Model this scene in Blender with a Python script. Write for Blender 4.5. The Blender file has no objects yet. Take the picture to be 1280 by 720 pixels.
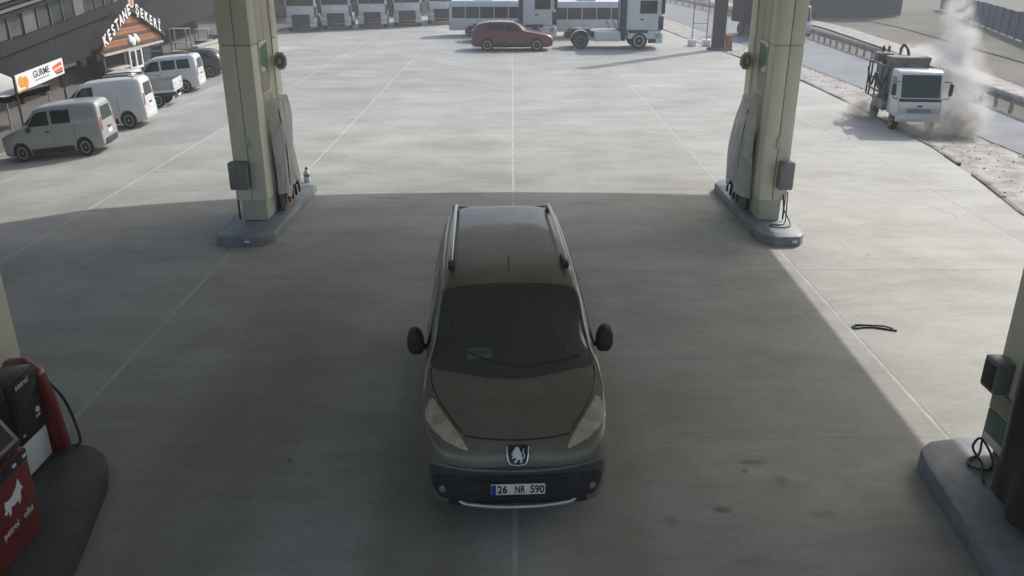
import bpy, bmesh, math, random
import numpy as np
from mathutils import Vector, Matrix
from mathutils.bvhtree import BVHTree
random.seed(7)
R = math.radians
S = bpy.context.scene
C = S.collection

# ------------------------------------------------------------------ camera, sky, sun, exposure
cam_d = bpy.data.cameras.new('camera')
cam = bpy.data.objects.new('camera', cam_d); C.objects.link(cam)
cam.location = (0, 0, 4.76)
cam.rotation_euler = (math.pi/2 - 0.3805, 0, 0)
cam_d.sensor_width = 36.0
cam_d.lens = 1045/1280*36
cam_d.clip_start = 0.05
cam_d.clip_end = 3000
S.camera = cam
SUN_EL, SUN_AZ = R(39), math.atan2(0.70, 0.71)      # azimuth from +Y towards +X
w = bpy.data.worlds.new('World'); S.world = w; w.use_nodes = True
nt = w.node_tree; bg = nt.nodes['Background']
sky = nt.nodes.new('ShaderNodeTexSky'); sky.sky_type = 'NISHITA'; sky.sun_disc = False
sky.sun_elevation = SUN_EL; sky.sun_rotation = SUN_AZ
sky.air_density = 1.0; sky.dust_density = 3.0; sky.ozone_density = 1.0
nt.links.new(sky.outputs[0], bg.inputs[0]); bg.inputs[1].default_value = 0.15
sd = bpy.data.lights.new('sun', 'SUN'); sd.energy = 2.55; sd.angle = R(0.5); sd.color = (1, 0.975, 0.935)
so = bpy.data.objects.new('sun', sd); C.objects.link(so)
sdir = Vector((math.sin(SUN_AZ)*math.cos(SUN_EL), math.cos(SUN_AZ)*math.cos(SUN_EL), math.sin(SUN_EL)))
so.rotation_euler = sdir.to_track_quat('Z', 'Y').to_euler(); so.location = (20, 30, 40)
S.view_settings.view_transform = 'Standard'; S.view_settings.look = 'None'
S.view_settings.gamma = 1; S.view_settings.exposure = 0.48
S.render.engine = 'CYCLES'
S.cycles.use_denoising = True
S.cycles.max_bounces = 10; S.cycles.transparent_max_bounces = 16
S.cycles.volume_bounces = 1
S.cycles.caustics_reflective = False; S.cycles.caustics_refractive = False

# ------------------------------------------------------------------ materials
def N(m, t): return m.node_tree.nodes.new(t)
def L(m, a, b): m.node_tree.links.new(a, b)
def mat(name, col, rough=0.6, metal=0.0, var=0.0, vscale=4.0, bump=0.0, bscale=30.0, coat=0.0, dirt=None, spec=0.5, stretch=None, emis=None):
    m = bpy.data.materials.new(name); m.use_nodes = True
    b = m.node_tree.nodes['Principled BSDF']
    b.inputs['Base Color'].default_value = (*col, 1); b.inputs['Roughness'].default_value = rough
    b.inputs['Metallic'].default_value = metal; b.inputs['Specular IOR Level'].default_value = spec
    if coat: b.inputs['Coat Weight'].default_value = coat; b.inputs['Coat Roughness'].default_value = 0.06
    tc = N(m, 'ShaderNodeTexCoord'); src = tc.outputs['Object']
    if stretch:
        mp = N(m, 'ShaderNodeMapping'); mp.inputs['Scale'].default_value = stretch; L(m, src, mp.inputs[0]); src = mp.outputs[0]
    if var or dirt:
        n = N(m, 'ShaderNodeTexNoise'); n.inputs['Scale'].default_value = vscale; n.inputs['Detail'].default_value = 6; n.inputs['Roughness'].default_value = 0.65
        L(m, src, n.inputs['Vector'])
        r = N(m, 'ShaderNodeValToRGB')
        d = dirt if dirt else tuple(c*(1-var) for c in col)
        u = tuple(min(1, c*(1+var*0.6)) for c in col)
        r.color_ramp.elements[0].position = 0.3; r.color_ramp.elements[0].color = (*d, 1)
        r.color_ramp.elements[1].position = 0.68; r.color_ramp.elements[1].color = (*u, 1)
        L(m, n.outputs[0], r.inputs[0]); L(m, r.outputs[0], b.inputs['Base Color'])
        mr = N(m, 'ShaderNodeMapRange'); mr.inputs['To Min'].default_value = min(1, rough+0.12); mr.inputs['To Max'].default_value = max(0.03, rough-0.08)
        L(m, n.outputs[0], mr.inputs[0]); L(m, mr.outputs[0], b.inputs['Roughness'])
    if bump:
        n2 = N(m, 'ShaderNodeTexNoise'); n2.inputs['Scale'].default_value = bscale; n2.inputs['Detail'].default_value = 4; L(m, src, n2.inputs['Vector'])
        bp = N(m, 'ShaderNodeBump'); bp.inputs['Strength'].default_value = bump; bp.inputs['Distance'].default_value = 0.02
        L(m, n2.outputs[0], bp.inputs['Height']); L(m, bp.outputs[0], b.inputs['Normal'])
    return m

def concrete_mat():
    m = bpy.data.materials.new('brushed concrete'); m.use_nodes = True
    b = m.node_tree.nodes['Principled BSDF']
    g = N(m, 'ShaderNodeNewGeometry'); oi = N(m, 'ShaderNodeObjectInfo')
    def noise(sc, scale, det=6, rough=0.6):
        mp = N(m, 'ShaderNodeMapping'); mp.inputs['Scale'].default_value = sc; L(m, g.outputs['Position'], mp.inputs[0])
        n = N(m, 'ShaderNodeTexNoise'); n.inputs['Scale'].default_value = scale; n.inputs['Detail'].default_value = det; n.inputs['Roughness'].default_value = rough
        L(m, mp.outputs[0], n.inputs['Vector']); return n.outputs[0]
    def ramp(src, p0, c0, p1, c1):
        r = N(m, 'ShaderNodeValToRGB'); r.color_ramp.elements[0].position = p0; r.color_ramp.elements[0].color = (*c0, 1)
        r.color_ramp.elements[1].position = p1; r.color_ramp.elements[1].color = (*c1, 1); L(m, src, r.inputs[0]); return r.outputs[0]
    def mixc(fac, a, bb, mode='MIX', f=None):
        x = N(m, 'ShaderNodeMix'); x.data_type = 'RGBA'; x.blend_type = mode
        if fac is None: x.inputs[0].default_value = f
        else: L(m, fac, x.inputs[0])
        for k, v in ((6, a), (7, bb)):
            if isinstance(v, tuple): x.inputs[k].default_value = (*v, 1)
            else: L(m, v, x.inputs[k])
        return x.outputs[2]
    # broad brushed streaks across the slabs, then mottling, then fine grain
    c = ramp(noise((0.40, 0.8, 1), 1.0), 0.30, (0.325, 0.327, 0.308), 0.70, (0.385, 0.387, 0.367))
    c = mixc(None, c, ramp(noise((0.9, 3.6, 1), 1.0, 8, 0.75), 0.3, (0.84, 0.84, 0.83), 0.7, (1.10, 1.10, 1.10)), 'MULTIPLY', 0.7)
    c = mixc(None, c, ramp(noise((1, 1, 1), 0.45, 5), 0.36, (0.80, 0.79, 0.76), 0.6, (1.05, 1.05, 1.06)), 'MULTIPLY', 0.75)
    c = mixc(None, c, ramp(noise((1, 1, 1), 14, 8, 0.75), 0.3, (0.86, 0.86, 0.86), 0.7, (1.1, 1.1, 1.1)), 'MULTIPLY', 0.7)
    # slab to slab tone
    c = mixc(None, c, ramp(oi.outputs['Random'], 0.0, (0.93, 0.93, 0.92), 1.0, (1.05, 1.05, 1.04)), 'MULTIPLY', 1.0)
    # tyre-dirtied lane down the middle of each bay: brownish, broken up by noise
    sx = N(m, 'ShaderNodeSeparateXYZ'); L(m, g.outputs['Position'], sx.inputs[0])
    def lane(x0, wid, y1):
        s = N(m, 'ShaderNodeMath'); s.operation = 'SUBTRACT'; L(m, sx.outputs[0], s.inputs[0]); s.inputs[1].default_value = x0
        a = N(m, 'ShaderNodeMath'); a.operation = 'ABSOLUTE'; L(m, s.outputs[0], a.inputs[0])
        r = N(m, 'ShaderNodeMapRange'); r.inputs[1].default_value = wid*0.4; r.inputs[2].default_value = wid; r.inputs[3].default_value = 1; r.inputs[4].default_value = 0
        L(m, a.outputs[0], r.inputs[0])
        ry = N(m, 'ShaderNodeMapRange'); ry.inputs[1].default_value = y1; ry.inputs[2].default_value = y1+6; ry.inputs[3].default_value = 1; ry.inputs[4].default_value = 0
        L(m, sx.outputs[1], ry.inputs[0])
        mu = N(m, 'ShaderNodeMath'); mu.operation = 'MULTIPLY'; L(m, r.outputs[0], mu.inputs[0]); L(m, ry.outputs[0], mu.inputs[1])
        nn = N(m, 'ShaderNodeMath'); nn.operation = 'MULTIPLY'; L(m, mu.outputs[0], nn.inputs[0]); L(m, noise((1.2, 0.5, 1), 0.9), nn.inputs[1])
        return nn.outputs[0]
    for x0, wid, y1 in ((-2.9, 0.9, 10), (-0.8, 0.6, 9), (0.85, 0.6, 9)):
        c = mixc(lane(x0, wid, y1), c, (0.20, 0.185, 0.155))
    # oil drips, each at its own place
    for (x, y, rx, ry, k, col) in ((1.94, 6.39, .11, .06, .8, (.06, .058, .05)), (1.44, 6.22, .10, .10, .5, (.10, .075, .05)), (2.42, 7.17, .16, .05, .6, (.08, .075, .07)),
                              (2.62, 6.85, .10, .12, .45, (.09, .085, .08)), (2.30, 7.02, .05, .04, .7, (.06, .06, .055)), (2.84, 6.33, .13, .08, .45, (.13, .12, .1)),
                              (2.05, 5.7, .2, .1, .35, (.12, .12, .11)), (2.6, 6.7, .3, .2, .25, (.16, .155, .14)), (-2.25, 7.2, .03, .04, .9, (.05, .05, .05)),
                              (1.5, 16.6, .45, .12, .3, (.16, .15, .14)), (-2.6, 17.0, .4, .1, .5, (.12, .115, .1)), (3.2, 12.0, .06, .05, .6, (.1, .1, .09)),
                              (-1.9, 11.3, .5, .5, .25, (.18, .17, .15)), (2.9, 9.4, .9, .5, .2, (.18, .17, .15)), (0.4, 27, 1.6, .7, .22, (.2, .19, .16)), (-3, 33, 2.2, .8, .22, (.2, .19, .17)),
                              (3.2, 30, 1.8, .5, .2, (.2, .19, .16)), (6.6, 22, 1.0, .7, .2, (.2, .19, .16))):
        v = N(m, 'ShaderNodeVectorMath'); v.operation = 'SUBTRACT'; L(m, g.outputs['Position'], v.inputs[0]); v.inputs[1].default_value = (x, y, 0)
        d = N(m, 'ShaderNodeVectorMath'); d.operation = 'DIVIDE'; L(m, v.outputs[0], d.inputs[0]); d.inputs[1].default_value = (rx, ry, 1)
        ln = N(m, 'ShaderNodeVectorMath'); ln.operation = 'LENGTH'; L(m, d.outputs[0], ln.inputs[0])
        ad = N(m, 'ShaderNodeMath'); ad.operation = 'ADD'; L(m, ln.outputs['Value'], ad.inputs[0]); L(m, noise((1, 1, 1), 7 if rx < .3 else 1.4), ad.inputs[1])
        mr = N(m, 'ShaderNodeMapRange'); mr.inputs[1].default_value = 0.9; mr.inputs[2].default_value = 1.6; mr.inputs[3].default_value = k*.75; mr.inputs[4].default_value = 0
        L(m, ad.outputs[0], mr.inputs[0]); c = mixc(mr.outputs[0], c, col)
    vo = N(m, 'ShaderNodeTexVoronoi'); vo.feature = 'DISTANCE_TO_EDGE'; vo.inputs['Scale'].default_value = .21
    dn = N(m, 'ShaderNodeTexNoise'); dn.inputs['Scale'].default_value = 1.3; dn.inputs['Detail'].default_value = 6; L(m, g.outputs['Position'], dn.inputs['Vector'])
    dm = N(m, 'ShaderNodeVectorMath'); dm.operation = 'MULTIPLY_ADD'; L(m, dn.outputs['Color'], dm.inputs[0]); dm.inputs[1].default_value = (.9, .9, 0); L(m, g.outputs['Position'], dm.inputs[2]); L(m, dm.outputs[0], vo.inputs['Vector'])
    cr = N(m, 'ShaderNodeMapRange'); cr.inputs[1].default_value = 0; cr.inputs[2].default_value = .0022; cr.inputs[3].default_value = .55; cr.inputs[4].default_value = 0; L(m, vo.outputs['Distance'], cr.inputs[0])
    cm = N(m, 'ShaderNodeMath'); cm.operation = 'MULTIPLY'; L(m, cr.outputs[0], cm.inputs[0]); L(m, ramp(noise((1, 1, 1), .3, 3), .5, (0, 0, 0), .6, (1, 1, 1)), cm.inputs[1])
    c = mixc(cm.outputs[0], c, (.14, .135, .12))
    c = mixc(None, c, ramp(noise((1, 1, 1), 60, 3, .6), .35, (.90, .90, .90), .7, (1.08, 1.08, 1.08)), 'MULTIPLY', .8)
    c = mixc(None, c, ramp(noise((.5, 1.1, 1), .8, 9, .8), .46, (.90, .89, .87), .52, (1.03, 1.03, 1.03)), 'MULTIPLY', .7)
    L(m, c, b.inputs['Base Color']); b.inputs['Roughness'].default_value = 0.72; b.inputs['Specular IOR Level'].default_value = 0.35
    bp = N(m, 'ShaderNodeBump'); bp.inputs['Strength'].default_value = 0.25; bp.inputs['Distance'].default_value = 0.004
    L(m, noise((3, 40, 1), 1.5, 4), bp.inputs['Height']); L(m, bp.outputs[0], b.inputs['Normal'])
    return m

def glass_mat(name, tint, refl=0.10):
    m = bpy.data.materials.new(name); m.use_nodes = True
    nn = m.node_tree.nodes; nn.remove(nn['Principled BSDF']); out = nn['Material Output']
    t = N(m, 'ShaderNodeBsdfTransparent'); t.inputs[0].default_value = (*tint, 1)
    gl = N(m, 'ShaderNodeBsdfGlossy'); gl.inputs['Roughness'].default_value = 0.03
    fr = N(m, 'ShaderNodeFresnel'); fr.inputs[0].default_value = 1.5
    mx = N(m, 'ShaderNodeMixShader'); L(m, fr.outputs[0], mx.inputs[0]); L(m, t.outputs[0], mx.inputs[1]); L(m, gl.outputs[0], mx.inputs[2]); df = N(m, 'ShaderNodeBsdfDiffuse'); df.inputs[0].default_value = (.42, .42, .39, 1); m2 = N(m, 'ShaderNodeMixShader'); m2.inputs[0].default_value = .13; L(m, mx.outputs[0], m2.inputs[1]); L(m, df.outputs[0], m2.inputs[2]); L(m, m2.outputs[0], out.inputs[0])
    return m

def film_mat():
    m = bpy.data.materials.new('wrinkled plastic film'); m.use_nodes = True
    b = m.node_tree.nodes['Principled BSDF']; out = m.node_tree.nodes['Material Output']
    b.inputs['Base Color'].default_value = (0.96, 0.97, 0.97, 1); b.inputs['Roughness'].default_value = 0.22
    tc = N(m, 'ShaderNodeTexCoord'); n = N(m, 'ShaderNodeTexNoise'); n.inputs['Scale'].default_value = 5; n.inputs['Detail'].default_value = 3; n.inputs['Distortion'].default_value = .8
    mp = N(m, 'ShaderNodeMapping'); mp.inputs['Scale'].default_value = (1, 3.0, .5); L(m, tc.outputs['Object'], mp.inputs[0]); L(m, mp.outputs[0], n.inputs['Vector'])
    bp = N(m, 'ShaderNodeBump'); bp.inputs['Strength'].default_value = 0.35; bp.inputs['Distance'].default_value = 0.05; L(m, n.outputs[0], bp.inputs['Height']); L(m, bp.outputs[0], b.inputs['Normal'])
    tl = N(m, 'ShaderNodeBsdfTranslucent'); tl.inputs[0].default_value = (.85, .88, .88, 1); L(m, bp.outputs[0], tl.inputs['Normal'])
    mb = N(m, 'ShaderNodeMixShader'); mb.inputs[0].default_value = .3; L(m, b.outputs[0], mb.inputs[1]); L(m, tl.outputs[0], mb.inputs[2])
    t = N(m, 'ShaderNodeBsdfTransparent'); mx = N(m, 'ShaderNodeMixShader')
    mr = N(m, 'ShaderNodeMapRange'); mr.inputs[1].default_value = 0.35; mr.inputs[2].default_value = 0.65; mr.inputs[3].default_value = 0.7; mr.inputs[4].default_value = 0.98
    L(m, n.outputs[0], mr.inputs[0]); L(m, mr.outputs[0], mx.inputs[0]); L(m, t.outputs[0], mx.inputs[1]); L(m, mb.outputs[0], mx.inputs[2]); L(m, mx.outputs[0], out.inputs[0])
    return m

M = dict(
    ygrey=mat('faded yellow panel', (.30, .28, .19), .5, var=.2),
    dgreen=mat('faded green panel', (.07, .15, .10), .5, var=.2),
    concrete=concrete_mat(),
    joint=mat('pale joint mortar', (.42, .42, .40), .85, var=.25, vscale=3),
    soil=mat('dusty field soil', (.115, .10, .08), .95, var=.45, vscale=.12, bump=.6, bscale=3),
    grassland=mat('dry olive field', (.092, .09, .062), .95, var=.45, vscale=.15, bump=.5, bscale=4),
    verge=mat('pale dusty gravel', (.36, .34, .31), .95, var=.5, vscale=1.6, bump=1.0, bscale=14),
    asphalt=mat('sun bleached asphalt', (.19, .205, .215), .85, var=.22, vscale=.5, bump=.3, bscale=60),
    kerb=mat('dirty kerb stone', (.20, .19, .175), .9, var=.5, vscale=3, bump=.5),
    pave_shade=mat('shade darkened pavement', (.13, .12, .11), .9, var=.3),  # pavement tone lowered to paint in the shade along the shop hall
    pave=mat('pale pavement slab', (.42, .40, .36), .85, var=.25, vscale=2),
    stone=mat('verge stones', (.44, .42, .385), .95, var=.4, vscale=5),
    island_shade=mat('shade darkened island concrete', (.05, .052, .052), .6, var=.35, vscale=3, bump=.25, bscale=18),  # darker island copy: deep canopy shade at near left put into the colour
    island=mat('grey painted island concrete', (.20, .228, .26), .55, var=.35, vscale=3, bump=.25, bscale=18),
    clad=mat('beige column cladding', (.70, .69, .56), .42, var=.10, vscale=1.2, stretch=(1, 1, .25)),
    clad2=mat('greyish recessed cladding', (.52, .515, .42), .5, var=.12, vscale=1.5),
    steel=mat('grey painted steel', (.22, .225, .22), .5, metal=.2, var=.3, vscale=3),
    dsteel=mat('dark weathered steel', (.055, .055, .055), .55, metal=.3, var=.4, vscale=3),
    galv=mat('galvanised rail', (.36, .36, .36), .5, metal=.6, var=.3, vscale=2),
    green=mat('green sign film', (.05, .20, .10), .4, var=.1),
    lime=mat('yellow green sign film', (.28, .28, .17), .4, var=.1),
    white=mat('white gloss paint', (.60, .62, .62), .3, var=.08, vscale=1.5, coat=.5),
    offwhite=mat('off white paint', (.60, .61, .60), .4, var=.12, vscale=1.5),
    silver=mat('light silver paint', (.30, .325, .32), .36, metal=.2, coat=.5, var=.08, vscale=1),
    tpaint=mat('grey white lorry paint', (.58, .61, .61), .4, var=.12, vscale=.8),
    bumper=mat('dark blue grey bumper paint', (.050, .056, .068), .4, metal=.15, coat=.4),
    dustyfilm=mat('dark dusty plastic sheet', (.075, .072, .066), .3, var=.45, vscale=3, bump=.3, bscale=7),
    darkcar=mat('near black car paint', (.03, .031, .032), .35, coat=.4),
    dgrey=mat('dark grey metallic paint', (.155, .147, .115), .40, metal=.15, coat=.4, var=.22, vscale=2.5),
    plastic=mat('black textured plastic', (.016, .016, .017), .6, bump=.15, bscale=200),
    rubber=mat('tyre rubber', (.02, .02, .02), .85, var=.3, vscale=8),
    rim=mat('alloy rim', (.42, .42, .42), .35, metal=.7),
    chrome=mat('bright chrome', (.72, .73, .73), .12, metal=1.0),
    satin=mat('satin aluminium', (.52, .53, .53), .32, metal=.85),
    dglass=mat('dark tinted glass', (.010, .014, .015), .08, spec=.4),
    gglass=mat('green tinted glass', (.022, .04, .035), .1, spec=.4),
    lens=mat('headlamp lens', (.46, .43, .31), .15, metal=.0, coat=1.0, var=.25, vscale=9),
    tail=mat('red tail lamp', (.28, .02, .02), .2, coat=.6),
    amber=mat('amber lamp', (.5, .2, .03), .2),
    red=mat('maroon red paint', (.105, .010, .012), .3, metal=.25, coat=.7),
    pred=mat('pump red paint', (.16, .008, .010), .35, coat=.4, var=.12, vscale=2),
    black=mat('black panel', (.012, .013, .014), .28, var=.2),
    screen=mat('dark display glass', (.018, .022, .026), .1, spec=.7),
    wpanel=mat('white printed panel', (.72, .73, .73), .45, var=.05),
    plate=mat('white number plate', (.74, .74, .72), .4),
    ink=mat('black lettering', (.012, .012, .012), .5),
    blue=mat('blue plate strip', (.02, .05, .30), .4),
    seat=mat('dark seat cloth', (.055, .055, .05), .9, bump=.3, bscale=90),
    paper=mat('printed card', (.74, .78, .74), .6),
    pgreen=mat('green print', (.20, .38, .26), .6),
    hose=mat('black rubber hose', (.015, .015, .015), .5),
    rhose=mat('red hose', (.34, .03, .03), .45),
    soffit=mat('canopy soffit panels', (.84, .83, .80), .5, var=.08, vscale=.3),
    hallwall=mat('dark hall cladding', (.018, .021, .023), .85, var=.25, vscale=.6, spec=.15),
    hallfasc=mat('slate grey fascia panel', (.017, .019, .020), .85, var=.2, vscale=.8, spec=.15),
    brown=mat('brown wood cladding', (.060, .038, .03), .7, var=.35, vscale=3, stretch=(1, 1, 6)),
    orange=mat('orange brown kiosk panel', (.30, .12, .05), .6, var=.3, vscale=2.5),
    tent=mat('white tent cloth', (.74, .75, .74), .8, var=.06),
    oprint=mat('orange print', (.70, .30, .04), .5, var=.2, vscale=7),
    rprint=mat('red orange print', (.66, .13, .05), .5, var=.3, vscale=8),
    wglow=mat('white sign lettering', (.82, .82, .80), .4),
    bluewall=mat('blue metal hoarding', (.012, .052, .14), .7, var=.25, vscale=.5),
    dbluewall=mat('dark blue warehouse cladding', (.007, .019, .042), .8, var=.2, vscale=.4),
    rust=mat('orange rusty panel', (.36, .13, .06), .7, var=.3, vscale=6),
    brownpost=mat('dark brown painted post', (.058, .046, .044), .6, var=.3, vscale=2),
    tank=mat('dusty dark green tank', (.075, .088, .082), .65, var=.4, vscale=2.5, dirt=(.17, .17, .155)),
    water=mat('clear bottle plastic', (.62, .64, .64), .2, coat=.4),
    film=film_mat(),
    glass=glass_mat('windscreen glass', (.62, .66, .62)),
    upglass=mat('reflective upper storey glass', (.075, .085, .08), .12, metal=.35, var=.75, vscale=.55),
    louvre=mat('grey roof louvre', (.10, .108, .108), .5, metal=.2, var=.2),
)

# ------------------------------------------------------------------ mesh helpers
def new_bm(): return bmesh.new()
def obj(name, bm, m, parent=None, smooth=None, kind=None):
    me = bpy.data.meshes.new(name)
    if isinstance(bm, bmesh.types.BMesh):
        bmesh.ops.recalc_face_normals(bm, faces=bm.faces[:]); bm.to_mesh(me); bm.free()
    else:
        me.from_pydata(bm[0], [], bm[1])
    me.materials.append(M[m] if isinstance(m, str) else m)
    if smooth is not None:
        me.polygons.foreach_set('use_smooth', [True]*len(me.polygons))
        me.set_sharp_from_angle(angle=R(smooth))
    o = bpy.data.objects.new(name, me); C.objects.link(o)
    if parent is not None: o.parent = parent
    if kind: o['kind'] = kind
    return o
def tag(o, label, cat, group=None):
    o['label'] = label; o['category'] = cat
    if group: o['group'] = group
    return o
def thing(name, label, cat, loc=(0, 0, 0), rz=0.0, group=None, scale=(1, 1, 1)):
    o = bpy.data.objects.new(name, None); C.objects.link(o); o.empty_display_size = .3
    o.location = loc; o.rotation_euler = (0, 0, rz); o.scale = scale
    return tag(o, label, cat, group)
def struct(o): o['kind'] = 'structure'; return o
def box(bm, x0, x1, y0, y1, z0, z1, bev=0.0, seg=2):
    r = bmesh.ops.create_cube(bm, size=1.0)
    vs = r['verts']
    for v in vs:
        v.co = Vector((x0+(v.co.x+.5)*(x1-x0), y0+(v.co.y+.5)*(y1-y0), z0+(v.co.z+.5)*(z1-z0)))
    if bev:
        es = list({e for v in vs for e in v.link_edges})
        bmesh.ops.bevel(bm, geom=es, offset=bev, segments=seg, affect='EDGES', profile=.5)
    return bm
def B(name, dims, m, parent=None, bev=0.0, smooth=35):
    bm = new_bm(); box(bm, *dims, bev=bev); return obj(name, bm, m, parent, smooth)
def prism(bm, pts, axis, a0, a1, bev=0.0, seg=2):
    """polygon pts in the two other axes (order kept: x->(y,z), y->(x,z), z->(x,y)) extruded along axis"""
    def P(p, a):
        return {'x': (a, p[0], p[1]), 'y': (p[0], a, p[1]), 'z': (p[0], p[1], a)}[axis]
    va = [bm.verts.new(P(p, a0)) for p in pts]; vb = [bm.verts.new(P(p, a1)) for p in pts]
    n = len(pts); fs = [bm.faces.new(va), bm.faces.new(vb[::-1])]
    for i in range(n): fs.append(bm.faces.new((va[i], vb[i], vb[(i+1) % n], va[(i+1) % n])))
    bmesh.ops.recalc_face_normals(bm, faces=fs)
    if bev:
        es = list({e for f in fs for e in f.edges})
        bmesh.ops.bevel(bm, geom=es, offset=bev, segments=seg, affect='EDGES', profile=.5)
    return bm
def PR(name, pts, axis, a0, a1, m, parent=None, bev=0.0, smooth=35):
    return obj(name, prism(new_bm(), pts, axis, a0, a1, bev), m, parent, smooth)
def tube(bm, pts, r, n=8, cap=True):
    pts = [Vector(p) for p in pts]; rings = []
    up = Vector((0, 0, 1))
    for i, p in enumerate(pts):
        t = (pts[min(i+1, len(pts)-1)]-pts[max(i-1, 0)]).normalized()
        a = t.cross(up)
        if a.length < .05: a = t.cross(Vector((1, 0, 0)))
        a.normalize(); b = t.cross(a)
        rr = r[i] if isinstance(r, (list, tuple)) else r
        rings.append([bm.verts.new(p+(a*math.cos(k*2*math.pi/n)+b*math.sin(k*2*math.pi/n))*rr) for k in range(n)])
    for i in range(len(rings)-1):
        for k in range(n): bm.faces.new((rings[i][k], rings[i][(k+1) % n], rings[i+1][(k+1) % n], rings[i+1][k]))
    if cap: bm.faces.new(rings[0][::-1]); bm.faces.new(rings[-1])
    return bm
def T(name, pts, r, m, parent=None, n=8): return obj(name, tube(new_bm(), pts, r, n), m, parent, 60)
def spline(pts, n=8):
    pts = [Vector(p) for p in pts]; out = []
    for i in range(len(pts)-1):
        p0, p1, p2, p3 = pts[max(i-1, 0)], pts[i], pts[i+1], pts[min(i+2, len(pts)-1)]
        for k in range(n):
            t = k/n; out.append(.5*((2*p1)+(p2-p0)*t+(2*p0-5*p1+4*p2-p3)*t*t+(3*p1-p0-3*p2+p3)*t**3))
    return out+[pts[-1]]
def lathe(bm, prof, axis='z', n=24, c=(0, 0, 0)):
    rings = []
    for (r, h) in prof:
        ring = []
        for k in range(n):
            a = 2*math.pi*k/n; u, v = r*math.cos(a), r*math.sin(a)
            p = {'z': (u, v, h), 'x': (h, u, v), 'y': (u, h, v)}[axis]
            ring.append(bm.verts.new(Vector(c)+Vector(p)))
        rings.append(ring)
    for i in range(len(rings)-1):
        for k in range(n): bm.faces.new((rings[i][k], rings[i][(k+1) % n], rings[i+1][(k+1) % n], rings[i+1][k]))
    bm.faces.new(rings[0][::-1]); bm.faces.new(rings[-1])
    return bm
def text(name, s, size, m, parent=None, mtx=Matrix(), extrude=.004, align='CENTER', bold=0.0, width=None):
    cu = bpy.data.curves.new(name, 'FONT'); cu.body = s; cu.size = size; cu.extrude = extrude; cu.align_x = align; cu.align_y = 'CENTER'
    cu.offset = bold; cu.resolution_u = 3
    to = bpy.data.objects.new(name, cu); C.objects.link(to)
    bpy.context.view_layer.update()
    me = bpy.data.meshes.new_from_object(to.evaluated_get(bpy.context.evaluated_depsgraph_get()))
    bpy.data.objects.remove(to); bpy.data.curves.remove(cu)
    if width:
        xs = [v.co.x for v in me.vertices]; me.transform(Matrix.Scale(width/(max(xs)-min(xs)), 4, (1, 0, 0)))
    me.transform(mtx); me.materials.clear(); me.materials.append(M[m])
    o = bpy.data.objects.new(name, me); C.objects.link(o); o.parent = parent
    return o
def basis(right, up, origin):
    r = Vector(right).normalized(); u = Vector(up).normalized(); n = r.cross(u)
    return Matrix(((r.x, u.x, n.x, origin[0]), (r.y, u.y, n.y, origin[1]), (r.z, u.z, n.z, origin[2]), (0, 0, 0, 1)))
def copy_tree(o, parent=None):
    c = o.copy(); C.objects.link(c); c.parent = parent
    for ch in o.children: copy_tree(ch, c)
    return c

# ------------------------------------------------------------------ lofted vehicle bodies
def pchip(x, y, xn):
    x = np.asarray(x, float); y = np.asarray(y, float); h = np.diff(x); d = np.diff(y)/h; n = len(x); m = np.zeros(n)
    for i in range(1, n-1):
        if d[i-1]*d[i] > 0:
            w1 = 2*h[i]+h[i-1]; w2 = h[i]+2*h[i-1]; m[i] = (w1+w2)/(w1/d[i-1]+w2/d[i])
    m[0], m[-1] = d[0], d[-1]
    k = np.clip(np.searchsorted(x, xn)-1, 0, n-2); t = (xn-x[k])/h[k]
    return (2*t**3-3*t**2+1)*y[k]+(t**3-2*t**2+t)*h[k]*m[k]+(-2*t**3+3*t**2)*y[k+1]+(t**3-t**2)*h[k]*m[k+1]
def section(w, zb, zsh, xb, belt, xr, zr, zt, e=.62, g=.95):
    return [(0, zb), (w*.7, zb), (w*.93, zb+.03), (w*.995, zb+.16), (w, (zb+zsh)/2+.08), (w*.99, zsh), (xb, belt), ((xb+xr)/2+.018, (belt+zr)/2), (xr, zr), (xr*.88, zr+(zt-zr)*e), (xr*.5, zr+(zt-zr)*g), (0, zt)]
def loft(table, na, nb, y_off=0.0):
    """table rows: y, section args.  returns verts, faces"""
    ys = [r[0] for r in table]; secs = np.array([section(*r[1:]) for r in table])     # (S,12,2)
    yn = []
    for i in range(len(ys)-1):
        k = max(2, int(round(na*(ys[i+1]-ys[i])/(ys[-1]-ys[0])))); yn += list(np.linspace(ys[i], ys[i+1], k, endpoint=False))
    yn = np.array(yn+[ys[-1]])
    dense = np.stack([np.stack([pchip(ys, secs[:, j, c], yn) for j in range(12)], 1) for c in (0, 1)], 2)
    tn = np.linspace(0, 11, nb); V = []; F = []
    for i in range(len(yn)):
        hx = pchip(range(12), dense[i, :, 0], tn); hz = pchip(range(12), dense[i, :, 1], tn)
        ring = [(x, yn[i]+y_off, z) for x, z in zip(hx, hz)] + [(-x, yn[i]+y_off, z) for x, z in zip(hx[-2:0:-1], hz[-2:0:-1])]
        V += ring
    n = 2*nb-2
    for i in range(len(yn)-1):
        for k in range(n): F.append((i*n+k, i*n+(k+1) % n, (i+1)*n+(k+1) % n, (i+1)*n+k))
    F.append(tuple(range(n))[::-1]); F.append(tuple((len(yn)-1)*n+k for k in range(n)))
    return V, F
def bvh_of(V, F): return BVHTree.FromPolygons([Vector(v) for v in V], F)
def resample(poly, step):
    out = []
    for i in range(len(poly)):
        a, b = poly[i], poly[(i+1) % len(poly)]; d = math.dist(a, b); k = max(1, int(d/step))
        out += [(a[0]+(b[0]-a[0])*j/k, a[1]+(b[1]-a[1])*j/k) for j in range(k)]
    return out
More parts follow.
